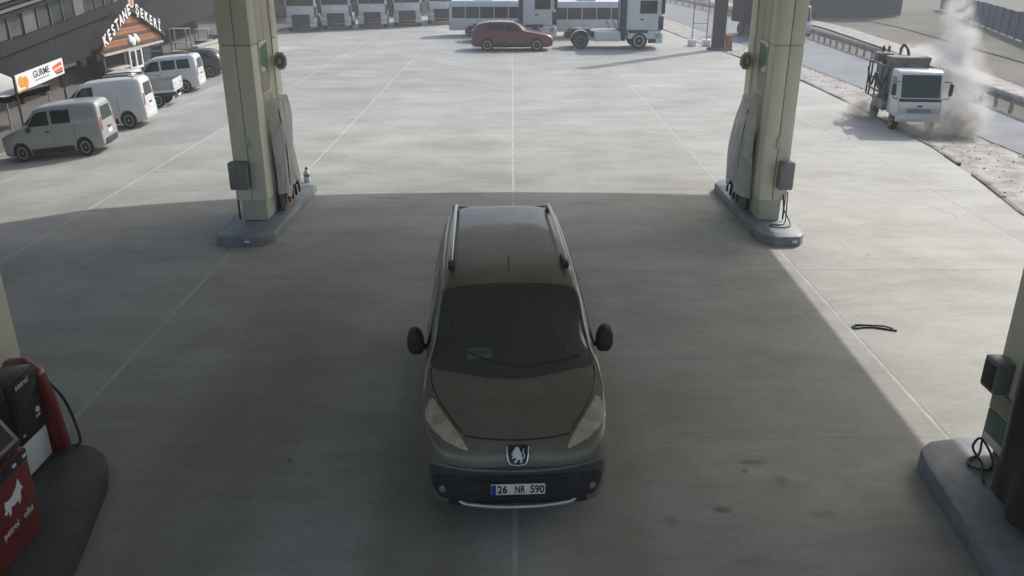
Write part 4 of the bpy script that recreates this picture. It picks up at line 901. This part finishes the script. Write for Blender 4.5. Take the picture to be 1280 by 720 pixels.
# ------------------------------------------------------------------ small working truck driving through dust
def work_truck():
    ang = math.atan2(.28, 1.0)
    o = thing('work_truck', 'small white cab truck with dark tank and hose racks raising dust by the verge', 'truck', (11.55, 23.9, 0), R(-7), None, (.66, .62, .74))
    PR('cab', [(0, .55), (-.02, 1.1), (.10, 1.28), (.42, 2.18), (.62, 2.28), (1.5, 2.28), (1.58, 2.2), (1.6, .55)], 'x', -.92, .92, 'white', o, .07)
    PR('windscreen', [(.115, 1.30), (.415, 2.12), (.395, 2.13), (.095, 1.31)], 'x', -.80, .80, 'gglass', o)
    B('windscreen_frame', (-.86, .86, .02, .10, 1.14, 1.27), 'plastic', o, .01)
    B('bumper', (-.93, .93, -.10, .06, .42, .66), 'offwhite', o, .03); B('grille', (-.5, .5, -.045, .02, .74, .92), 'steel', o, .01)
    B('badge', (-.1, .1, -.05, -.02, .97, 1.03), 'dsteel', o)
    for s in (-1, 1):
        B('headlight', (min(s*.55, s*.86), max(s*.55, s*.86), -.05, .02, .74, .94), 'lens', o, .02)
        PR('side_window', [(.42, 1.32), (1.3, 1.32), (1.3, 2.02), (.66, 2.02)], 'x', s*.922-.006, s*.922+.006, 'dglass', o)
        m_ = B('mirror', (min(s*1.08, s*1.24), max(s*1.08, s*1.24), -.02, .08, 1.4, 1.85), 'plastic', o, .03)
        T('mirror_arm', [(s*.9, .2, 1.9), (s*1.15, .05, 1.9), (s*1.15, .03, 1.8)], .02, 'plastic', m_); T('mirror_arm', [(s*.9, .2, 1.25), (s*1.15, .05, 1.3), (s*1.15, .03, 1.42)], .02, 'plastic', m_)
        for y in (.75, 3.9): wheel(o, s*.78, y, .38, .24, 'offwhite')
        B('chassis_rail', (s*.38-.05, s*.38+.05, 1.0, 5.1, .62, .82), 'dsteel', o)
        # rack with rails, hoses and locker boxes on the flanks
        for y in (1.85, 2.75, 3.65, 4.55, 5.05): B('rack_post', (s*.98-.03, s*.98+.03, y, y+.06, .85, 2.25), 'dsteel', o)
        for z in (1.15, 1.6, 2.2): B('rack_rail', (s*.98-.025, s*.98+.025, 1.8, 5.15, z, z+.06), 'dsteel', o)
        T('hose', spline([(s*1.03, 1.9, 1.9), (s*1.06, 2.6, 1.35), (s*1.06, 3.4, 1.9), (s*1.06, 4.2, 1.3), (s*1.04, 5.0, 1.95)], 8), .05, 'hose', o)
        for y in (2.0, 2.95): lk = B('locker', (min(s*.6, s*1.0), max(s*.6, s*1.0), y, y+.8, .55, .95), 'steel', o, .02)
    obj('tank', lathe(new_bm(), [(.2, 1.75), (.7, 1.82), (.78, 2.0), (.78, 4.7), (.7, 4.95), (.2, 5.02)], 'y', 28, (0, 0, 1.62)), 'tank', o, 40)
    B('deck', (-.98, .98, 1.72, 5.2, .83, .9), 'steel', o, .01)
    PR('hopper', [(-.75, 2.2), (-.85, 2.62), (.85, 2.62), (.75, 2.2)], 'y', 2.1, 3.1, 'tank', o, .03)
    T('suction_pipe', spline([(.2, 4.6, 2.3), (.2, 4.6, 2.75), (.15, 4.0, 2.95), (.1, 3.3, 2.85), (.1, 3.0, 2.6)], 8), .07, 'dsteel', o)
    for x in (-.55, -.3): T('stack', [(x, 4.75, 2.2), (x, 4.75, 2.85)], .06, 'dsteel', o)
    B('pump_box', (-.9, -.2, 4.2, 4.95, 2.25, 2.6), 'tank', o, .04)
work_truck()

# the dust it raises: two bodies of suspended dust
def dust(name, label, blobs, dens, scale, col, seed):
    bm = new_bm()
    for (x, y, z, rx, ry, rz) in blobs:
        r = bmesh.ops.create_icosphere(bm, subdivisions=3, radius=1.0)
        for v in r['verts']: v.co = Vector((x+v.co.x*rx, y+v.co.y*ry, max(.012, z+v.co.z*rz)))
    o = obj(name, bm, 'white', kind='stuff'); tag(o, label, 'dust')
    md = o.modifiers.new('merge', 'REMESH'); md.mode = 'VOXEL'; md.voxel_size = .12
    m = bpy.data.materials.new(name); m.use_nodes = True; nn = m.node_tree.nodes; nn.remove(nn['Principled BSDF']); out = nn['Material Output']
    pv = N(m, 'ShaderNodeVolumePrincipled'); pv.inputs['Color'].default_value = (*col, 1); pv.inputs['Anisotropy'].default_value = .25
    g = N(m, 'ShaderNodeNewGeometry'); n = N(m, 'ShaderNodeTexNoise'); n.inputs['Scale'].default_value = scale; n.inputs['Detail'].default_value = 5; n.inputs['Distortion'].default_value = .9
    mp = N(m, 'ShaderNodeMapping'); mp.inputs['Location'].default_value = (seed, seed*.7, 0); L(m, g.outputs['Position'], mp.inputs[0]); L(m, mp.outputs[0], n.inputs['Vector'])
    # soft falloff towards each blob's edge
    tot = None
    for (x, y, z, rx, ry, rz) in blobs:
        v = N(m, 'ShaderNodeVectorMath'); v.operation = 'SUBTRACT'; L(m, g.outputs['Position'], v.inputs[0]); v.inputs[1].default_value = (x, y, z)
        d = N(m, 'ShaderNodeVectorMath'); d.operation = 'DIVIDE'; L(m, v.outputs[0], d.inputs[0]); d.inputs[1].default_value = (rx, ry, rz)
        ln = N(m, 'ShaderNodeVectorMath'); ln.operation = 'LENGTH'; L(m, d.outputs[0], ln.inputs[0])
        mr = N(m, 'ShaderNodeMapRange'); mr.interpolation_type = 'SMOOTHSTEP'; mr.inputs[1].default_value = .15; mr.inputs[2].default_value = .98; mr.inputs[3].default_value = 1; mr.inputs[4].default_value = 0
        L(m, ln.outputs['Value'], mr.inputs[0])
        if tot is None: tot = mr.outputs[0]
        else:
            ad = N(m, 'ShaderNodeMath'); ad.operation = 'MAXIMUM'; L(m, tot, ad.inputs[0]); L(m, mr.outputs[0], ad.inputs[1]); tot = ad.outputs[0]
    r2 = N(m, 'ShaderNodeMapRange'); r2.inputs[1].default_value = .38; r2.inputs[2].default_value = .66; r2.inputs[3].default_value = .03; r2.inputs[4].default_value = 1.0; L(m, n.outputs[0], r2.inputs[0])
    mu = N(m, 'ShaderNodeMath'); mu.operation = 'MULTIPLY'; L(m, tot, mu.inputs[0]); L(m, r2.outputs[0], mu.inputs[1])
    mu2 = N(m, 'ShaderNodeMath'); mu2.operation = 'MULTIPLY'; L(m, mu.outputs[0], mu2.inputs[0]); mu2.inputs[1].default_value = dens
    L(m, mu2.outputs[0], pv.inputs['Density']); L(m, pv.outputs[0], out.inputs['Volume'])
    o.data.materials.clear(); o.data.materials.append(m); return o
dust('dust_plume', 'tall pale plume of dust and smoke rising beside the small white truck', [(12.75, 24.0, .55, 1.05, 1.0, .9), (12.95, 24.8, 1.2, 1.1, 1.1, 1.0), (13.15, 25.6, 1.8, 1.0, 1.0, .95), (12.5, 26.6, 1.75, 1.1, .8, .6), (13.4, 26.0, 2.45, .7, .7, .85), (13.3, 26.2, 3.1, .6, .6, .75)], 4.2, 1.9, (.86, .86, .85), 3.1)
dust('dust_cloud', 'low brownish dust rolling round the wheels of the small white truck', [(11.75, 23.35, .22, 1.05, .6, .42), (12.6, 23.5, .3, .8, .9, .55), (11.0, 26.6, .2, .5, 1.2, .4)], 7.0, 2.4, (.70, .66, .58), 8.2)

# ------------------------------------------------------------------ shops on the left
pave = struct(obj('pavement', prism(new_bm(), [(-30, 18), (-14.35, 18), (-14.45, 28.6), (-15.75, 29), (-15.8, 39.5), (-15.0, 41), (-15.3, 60), (-30, 60)], 'z', -.9, .08), 'pave_shade'))
wx = lambda y: -15.2-(y-25.4)*.13
def hall():
    o = thing('shop_hall', 'long dark shop hall with slate fascia and glazed upper storey behind the vans', 'building', (-16, 32, 0))
    y0, y1 = 14, 58
    def wallp(name, xo, ya, yb, z0a, z1a, z0b, z1b, m, th=.12, par=o, bev=0.0):
        """panel on the street line between ya and yb, bottom and top heights at both ends"""
        bm = new_bm(); P = []
        for (y, z) in ((ya, z0a), (yb, z0b), (yb, z1b), (ya, z1a)):
            P.append((wx(y)+xo+16, y-32, z))
        va = [bm.verts.new(p) for p in P]; vb = [bm.verts.new((p[0]-th, p[1], p[2])) for p in P]
        bm.faces.new(va); bm.faces.new(vb[::-1])
        for i in range(4): bm.faces.new((va[i], vb[i], vb[(i+1) % 4], va[(i+1) % 4]))
        return obj(name, bm, m, par)
    ez = lambda y: 2.25+(y-25.4)*.051            # eave line climbs gently
    wallp('wall', -1.4, y0, y1, 0, 6.5, 0, 6.5, 'hallwall', .3)
    # fascia panels, each its own
    n = 11; st = (y1-y0)/n
    for k in range(n):
        a, b = y0+k*st+.01, y0+(k+1)*st-.01
        wallp('fascia_panel', 0, a, b, 1.16, ez(a)-.36, 1.16, ez(b)-.36, 'hallfasc')
        wallp('eave_trim', .10, a, b, ez(a)-.35, ez(a)-.02, ez(b)-.35, ez(b)-.02, 'hallwall', .3)
    wallp('soffit', 0, y0, y1, 1.10, 1.155, 1.10, 1.155, 'hallwall', 1.4)
    # upper storey: window panes between mullions
    y = y0; k = 0; rn = random.Random(2)
    while y < y1-1.2:
        b = y+1.15
        wallp('window_pane', -.05+rn.uniform(-.02, .02), y+.03, b-.03, ez(y)+.0, 3.1+.07*(y-25.4), ez(b)+.0, 3.1+.07*(b-25.4), 'upglass' if k % 4 else 'louvre', .05)
        wallp('mullion', .0, b-.03, b+.03, ez(b)+.0, 3.1+.07*(b-25.4), ez(b)+.0, 3.1+.07*(b-25.4), 'louvre', .1); y = b; k += 1
    for k in range(9):
        z = 2.92+.15*k; wallp('roof_louvre', .18+.03*k, y0, y1, z-.8, z-.71, z+2.3, z+2.39, 'louvre' if k % 2 else 'hallfasc', .22)
    # shopfronts
    y = 15.0; k = 0
    while y < 40:
        b = y+1.9
        wallp('shopfront_pane', -.95, y+.06, b-.06, .5, 1.06, .5, 1.06, 'dglass', .04); wallp('stall_riser', -.9, y+.06, b-.06, .08, .48, .08, .48, 'brown', .1); wallp('pier', -.75, b-.06, b+.06, .08, 1.1, .08, 1.1, 'brown' if k % 2 else 'hallwall', .2); y = b; k += 1
    wallp('awning_beam', .06, 24.5, 31.4, .98, 1.09, .98, 1.09, 'brown', .1)
hall()

def kiosk():
    X = -15.95
    o = thing('sweet_kiosk', 'brown gabled kiosk with white letters KESTANE ŞEKERİ along its roof edges', 'kiosk', (X, 36.6, 0.0), scale=(1, 1.04, 1.04))
    yl, yr, ap = -2.85, 2.85, 2.42; ev = 1.30
    PR('gable_wall', [(yl, 1.05), (yr, 1.05), (yr, ev), (0, ap-.05), (yl, ev)], 'x', -.16, -.04, 'orange', o)
    PR('wall', [(-1.0, 0), (-1.0, 1.04), (yr, 1.04), (yr, 0)], 'x', -.14, -.06, 'brown', o)
    for s in (-1, 1):
        rf = PR('roof', [(s*3.05, ev-.10), (s*3.05, ev-.02), (0, ap+.08), (0, ap)], 'x', -2.2, .12, 'brown', o)
    B('fascia_board', (-.03, .06, yl, yr, .98, 1.06), 'pave', o)
    # plank cladding on the gable, one by one
    for k in range(9):
        z = 1.08+.13*k; half = max(.1, 2.85*(1-(z-ev)/(ap-ev))) if z > ev else 2.8
        B('plank', (-.039, -.015, -half+.05, half-.05, z, z+.122), 'orange' if k % 3 else 'brown', o, .004)
    for y in (-2.8, -1.05, .62, 2.75): B('post', (-.08, .0, y-.05, y+.05, 0, 1.0), 'brown', o, .006)
    # white framed double window
    wf = thing_w = B('window', (-.04, -.02, -.62, .52, .30, .96), 'dglass', o)
    for y in (-.62, -.05, .52): B('frame', (-.03, .03, y-.045, y+.045, .26, 1.0), 'wglow', wf)
    for z in (.26, .97): B('frame', (-.031, .031, -.66, .56, z-.04, z+.04), 'wglow', wf)
    B('counter', (-.05, .22, -2.6, -1.1, .42, .48), 'pave', o); B('shop_window', (-.07, -.05, -2.7, -1.12, .5, .96), 'dglass', o)
    B('side_window', (-.055, -.03, .8, 2.6, .35, .95), 'dglass', o); B('sill', (-.04, .1, .75, 2.65, .28, .34), 'wglow', o)
    a = math.atan2(ap-ev, 2.85)
    ca, sa = math.cos(a), math.sin(a)
    for s, word, size, yc in ((-1, 'KESTANE', .54, -1.55), (1, 'ŞEKERİ', .52, 1.45)):
        zc = ev+(ap-ev)*(1-abs(yc)/2.85)+.20
        for i, ch in enumerate(word):      # letters one by one on the sloping board
            t = (i-(len(word)-1)/2)*.43; yy = yc+t*ca; zz = zc-s*t*sa
            text('letter', ch, size, 'wglow', o, basis((0, ca, -s*sa*.8), (0, s*sa*.5, ca), (.14, yy, zz)), .012, bold=.012)
        bd = PR('letter_board', [(s*.1, ap+.04), (s*.1, ap+.14), (s*3.0, ev-.02+.10), (s*3.0, ev-.02)], 'x', .09, .12, 'brown', o)
    obj('logo_disc', lathe(new_bm(), [(.22, .10), (.22, .14), (.20, .15)], 'x', 24, (0, .02, ap+.36)), 'wglow', o, 40)
    obj('logo_ring', lathe(new_bm(), [(.15, .152), (.14, .155)], 'x', 20, (0, .02, ap+.36)), 'rprint', o)
    # chestnut ornament under the apex
    for y, z, r in ((-.35, 1.40, .16), (-.1, 1.28, .18), (.15, 1.42, .15), (.34, 1.3, .12)):
        bm = new_bm(); lathe(bm, [(r, -.01), (r*.9, .06), (r*.4, .09), (.01, .095)], 'x', 14, (.0, y, z)); obj('ornament', bm, 'paper', o, 40)
    return o
kiosk()

# banner, pole, tent
b = thing('shop_banner', 'white banner with orange pictures reading GURME on two poles above silver van', 'banner', (-13.5, 24.5, .08))
bd = PR('board', [(-1.32, 1.14), (1.30, 1.34), (1.30, 1.78), (-1.32, 1.60)], 'x', -.02, .02, 'wpanel', b)
sl = .2/2.62
text('lettering', 'GURME', .27, 'ink', bd, basis((0, 1, sl), (0, -sl, 1), (.024, .02, 1.53)), .003, bold=.001, width=.9)
for k in range(9): B('subtitle_mark', (.021, .024, -.36+.09*k, -.30+.09*k, 1.33+.007*k, 1.365+.007*k), 'steel', bd)
for y, z, r in ((-1.08, 1.40, .155), (-.86, 1.38, .15)): obj('picture', lathe(new_bm(), [(r, .0201), (r, .0235), (r*.6, .026)], 'x', 20, (0, y, z)), 'oprint', bd)
PR('picture', [(-1.31, 1.145), (-.7, 1.19), (-.78, 1.23), (-1.31, 1.19)], 'x', .0205, .023, 'oprint', bd)
PR('picture', [(.66, 1.60), (1.2, 1.70), (1.22, 1.60), (.68, 1.50)], 'x', .0205, .025, 'rprint', bd); PR('picture', [(.76, 1.40), (1.2, 1.42), (1.24, 1.55), (.72, 1.48)], 'x', .0205, .025, 'rprint', bd); PR('picture', [(.82, 1.36), (1.2, 1.39), (1.2, 1.43), (.82, 1.40)], 'x', .0252, .027, 'ink', bd)
PR('lower_edge', [(-1.32, 1.11), (1.30, 1.31), (1.30, 1.335), (-1.32, 1.135)], 'x', -.02, .02, 'dsteel', b)
T('pole', [(-.06, -1.28, -.6), (-.06, -1.28, 1.62)], .03, 'dsteel', b); T('pole', [(-.06, 1.26, -.6), (-.06, 1.26, 1.8)], .03, 'dsteel', b)
t = thing('market_tent', 'white pointed market tent beside the banner', 'tent', (-14.75, 23.9, .08))
bm = new_bm(); n = 10; tip = (0, 0, 1.80); hw = 1.15
ring = []
rings = []
for q in range(6):
    f = q/5; r = hw*(f**.9) if q else .02; z = 1.80-.70*(1-(1-f)**1.9)
    rings.append([bm.verts.new((sx*r, sy*r, z)) for sx, sy in ((-1, -1), (0, -1), (1, -1), (1, 0), (1, 1), (0, 1), (-1, 1), (-1, 0))])
rings.append([bm.verts.new((v.co.x, v.co.y, .94)) for v in rings[-1]])
for i in range(len(rings)-1):
    for k in range(8): bm.faces.new((rings[i][k], rings[i][(k+1) % 8], rings[i+1][(k+1) % 8], rings[i+1][k]))
bm.faces.new(rings[0])
bmesh.ops.solidify(bm, geom=bm.faces[:], thickness=.01)
obj('canopy', bm, 'tent', t, 50)
for sx in (-1, 1):
    for sy in (-1, 1): T('leg', [(sx*1.1, sy*1.1, 0), (sx*1.1, sy*1.1, 1.0)], .025, 'galv', t)

# clutter in the dark yard beyond the kiosk
for k, (x, y, h, wd, lab) in enumerate(((-16.6, 43.5, 1.25, .8, 'pale steel shelf frame standing beyond the kiosk'), (-16.4, 46.2, 1.0, .7, 'low steel trestle frame in the dark yard past the shelf frame'))):
    o = thing('steel_rack', lab, 'rack', (x, y, .08))
    for sx in (-1, 1):
        for sy in (-1, 1): B('post', (sx*wd/2-.025, sx*wd/2+.025, sy*.3-.025, sy*.3+.025, 0, h), 'galv', o)
    for z in (h*.45, h*.98): B('shelf', (-wd/2-.02, wd/2+.02, -.32, .32, z-.025, z), 'galv', o)
for x, y, s, m, lab in ((-15.9, 44.9, .42, 'steel', 'grey crate on the pavement past the kiosk'), (-16.0, 47.6, .5, 'silver', 'pale metal bin on the pavement near the beige column'), (-15.5, 40.4, .36, 'pave', 'sandy coloured box beside the kiosk wall')):
    o = thing('storage_box', lab, 'box', (x, y, .08)); B('shell', (-s, s, -s*.7, s*.7, 0, s*1.1), m, o, .03); B('lid', (-s-.02, s+.02, -s*.7-.02, s*.7+.02, s*1.1, s*1.1+.06), m, o, .015)
lw = thing('low_wall', 'low pale wall along the dark yard between kiosk and column', 'wall', (-15.0, 44.5, 0)); B('coping', (-.18, .18, -3.6, 5.0, .62, .70), 'pave', lw, .01); B('base', (-.14, .14, -3.55, 4.95, 0, .62), 'pave', lw)
bw = thing('dark_warehouse', 'dark warehouse closing the yard behind the row of tractor trucks', 'building', (-14, 72, 0))
B('wall', (-16, 6.5, 0, 12, 0, 7), 'hallwall', bw)
for k in range(7): B('roller_door', (-14.5+3*k, -12.1+3*k, -.06, 0, 0, 3.2), 'dsteel' if k % 2 else 'hallfasc', bw, .01)

# ------------------------------------------------------------------ right side: post, guard rail, traffic, hoardings
p = thing('sign_post', 'thick dark brown steel post at the forecourt corner beside the road', 'post', (10.95, 46.1, 0))
B('shaft', (-.31, .31, -.25, .25, 0, 9), 'brownpost', p, .03); B('foot', (-.5, .5, -.4, .4, -.05, .12), 'kerb', p, .03)
ob = thing('junction_box', 'small rust orange cabinet standing against the brown post', 'cabinet', (11.5, 46.0, 0)); B('shell', (-.16, .16, -.15, .15, .05, .72), 'rust', ob, .02); B('plinth', (-.19, .19, -.18, .18, -.05, .05), 'kerb', ob); B('lid', (-.18, .18, -.17, .17, .72, .76), 'rust', ob, .01)
fr = thing('steel_gantry', 'thin pale steel frame with tall legs beside the brown post', 'frame', (10.2, 48.0, 0))
for x in (-.25, .55): T('leg', [(x, 0, 0), (x, 0, 7)], .035, 'galv', fr); B('foot_block', (x-.2, x+.2, -.2, .2, 0, .34), 'wpanel', fr, .03)
for z in (1.2, 2.4, 3.6): T('cross_bar', [(-.25, 0, z), (.55, 0, z)], .025, 'galv', fr)
gr = thing('guard_rail', 'galvanised crash barrier on short posts along the far side of the road', 'guard rail', (GUARD[2][0], GUARD[2][1], 0))
gx = lambda y: float(np.interp(y, [q[1] for q in GUARD], [q[0] for q in GUARD]))
ox, oy = GUARD[2]
y = 8.0
while y < 100:
    B('post', (gx(y)-ox-.05, gx(y)-ox+.05, y-oy-.04, y-oy+.04, -.1, .47), 'galv', gr); y += 1.15 if y < 60 else 2.3
prof = [(.0, .24), (-.05, .29), (-.05, .33), (.0, .37), (.0, .41), (-.05, .45), (-.05, .49), (.0, .54)]
y = 8.0
while y < 100:
    st = 4.0; bm = new_bm(); rows = []
    for yy in (y, y+st/2, y+st-.01):
        rows.append([bm.verts.new((gx(yy)-ox-.06+a*1.2, yy-oy, z)) for a, z in prof])
    for i in range(2):
        for k in range(len(prof)-1): bm.faces.new((rows[i][k], rows[i][k+1], rows[i+1][k+1], rows[i+1][k]))
    bmesh.ops.solidify(bm, geom=bm.faces[:], thickness=.012)
    obj('beam', bm, 'galv', gr, 30); y += st
def lorry():
    o = thing('road_lorry', 'dark covered lorry driving on the road, mostly behind the beige column', 'truck', (16.75, 51.0, -.03), R(16), None, (.75, .75, .75))
    PR('cab', [(0, .5), (0, 1.2), (.12, 1.4), (.3, 2.6), (1.7, 2.75), (1.8, .5)], 'x', -1.15, 1.15, 'white', o, .08)
    PR('windscreen', [(.11, 1.45), (.27, 2.45), (.25, 2.46), (.09, 1.46)], 'x', -1.0, 1.0, 'dglass', o)
    B('cargo_box', (-1.22, 1.22, 2.0, 8.2, 1.0, 3.7), 'hallwall', o, .05); B('chassis', (-.5, .5, 1.0, 8.0, .6, .98), 'dsteel', o)
    B('bumper', (-1.15, 1.15, -.08, .1, .4, .8), 'dsteel', o, .03)
    for s in (-1, 1):
        B('headlight', (s*.85-.18, s*.85+.18, -.1, -.07, .55, .75), 'lens', o, .01); B('mirror', (s*1.35-.1, s*1.35+.1, .1, .25, 1.6, 2.3), 'plastic', o, .03)
        for y in (1.0, 5.6, 6.8): wheel(o, s*1.0, y, .48, .3, 'steel')
lorry()
def hoarding(name, label, a, b, h, m, panel=2.0):
    a, b = Vector((*a, 0)), Vector((*b, 0)); d = (b-a); n = int(d.length/panel); d.normalize()
    o = thing(name, label, 'fence', a, math.atan2(d.y, d.x))
    for k in range(n):
        B('panel', (k*panel+.02, (k+1)*panel-.02, -.04, .04, .0, h*random.uniform(.96, 1.04)), m, o); B('post', (k*panel-.04, k*panel+.04, .05, .13, -.1, h), 'dsteel', o)
    return o
hoarding('blue_hoarding', 'blue sheet metal hoarding along the far field', (26.5, 40), (40.5, 84), 1.55, 'bluewall', 2.2)
wh = thing('blue_warehouse', 'dark blue warehouse beyond the road and pale path', 'building', (25.3, 72.5, 0))
B('wall', (-2.4, 6.8, 0, 10, 0, 6), 'dbluewall', wh)
for k in range(9): B('cladding_rib', (-2.35+k*1.1, -2.25+k*1.1, -.05, 0, 0, 6), 'dbluewall', wh)
hoarding('far_fence', 'grey wire and post fence line beyond the blue hoarding', (40, 52), (62, 96), 1.0, 'louvre', 3.0)

# ------------------------------------------------------------------ hazy air round the whole place
hz = obj('haze', box(new_bm(), -1000, 1000, -600, 1600, -1.5, 12), 'white', kind='stuff')
hm = bpy.data.materials.new('haze'); hm.use_nodes = True; nn = hm.node_tree.nodes; nn.remove(nn['Principled BSDF'])
pv = nn.new('ShaderNodeVolumePrincipled'); pv.inputs['Color'].default_value = (.93, .95, .95, 1); pv.inputs['Density'].default_value = 0.0025; pv.inputs['Anisotropy'].default_value = 0.0
hm.node_tree.links.new(pv.outputs[0], nn['Material Output'].inputs['Volume'])
hz.data.materials.clear(); hz.data.materials.append(hm)
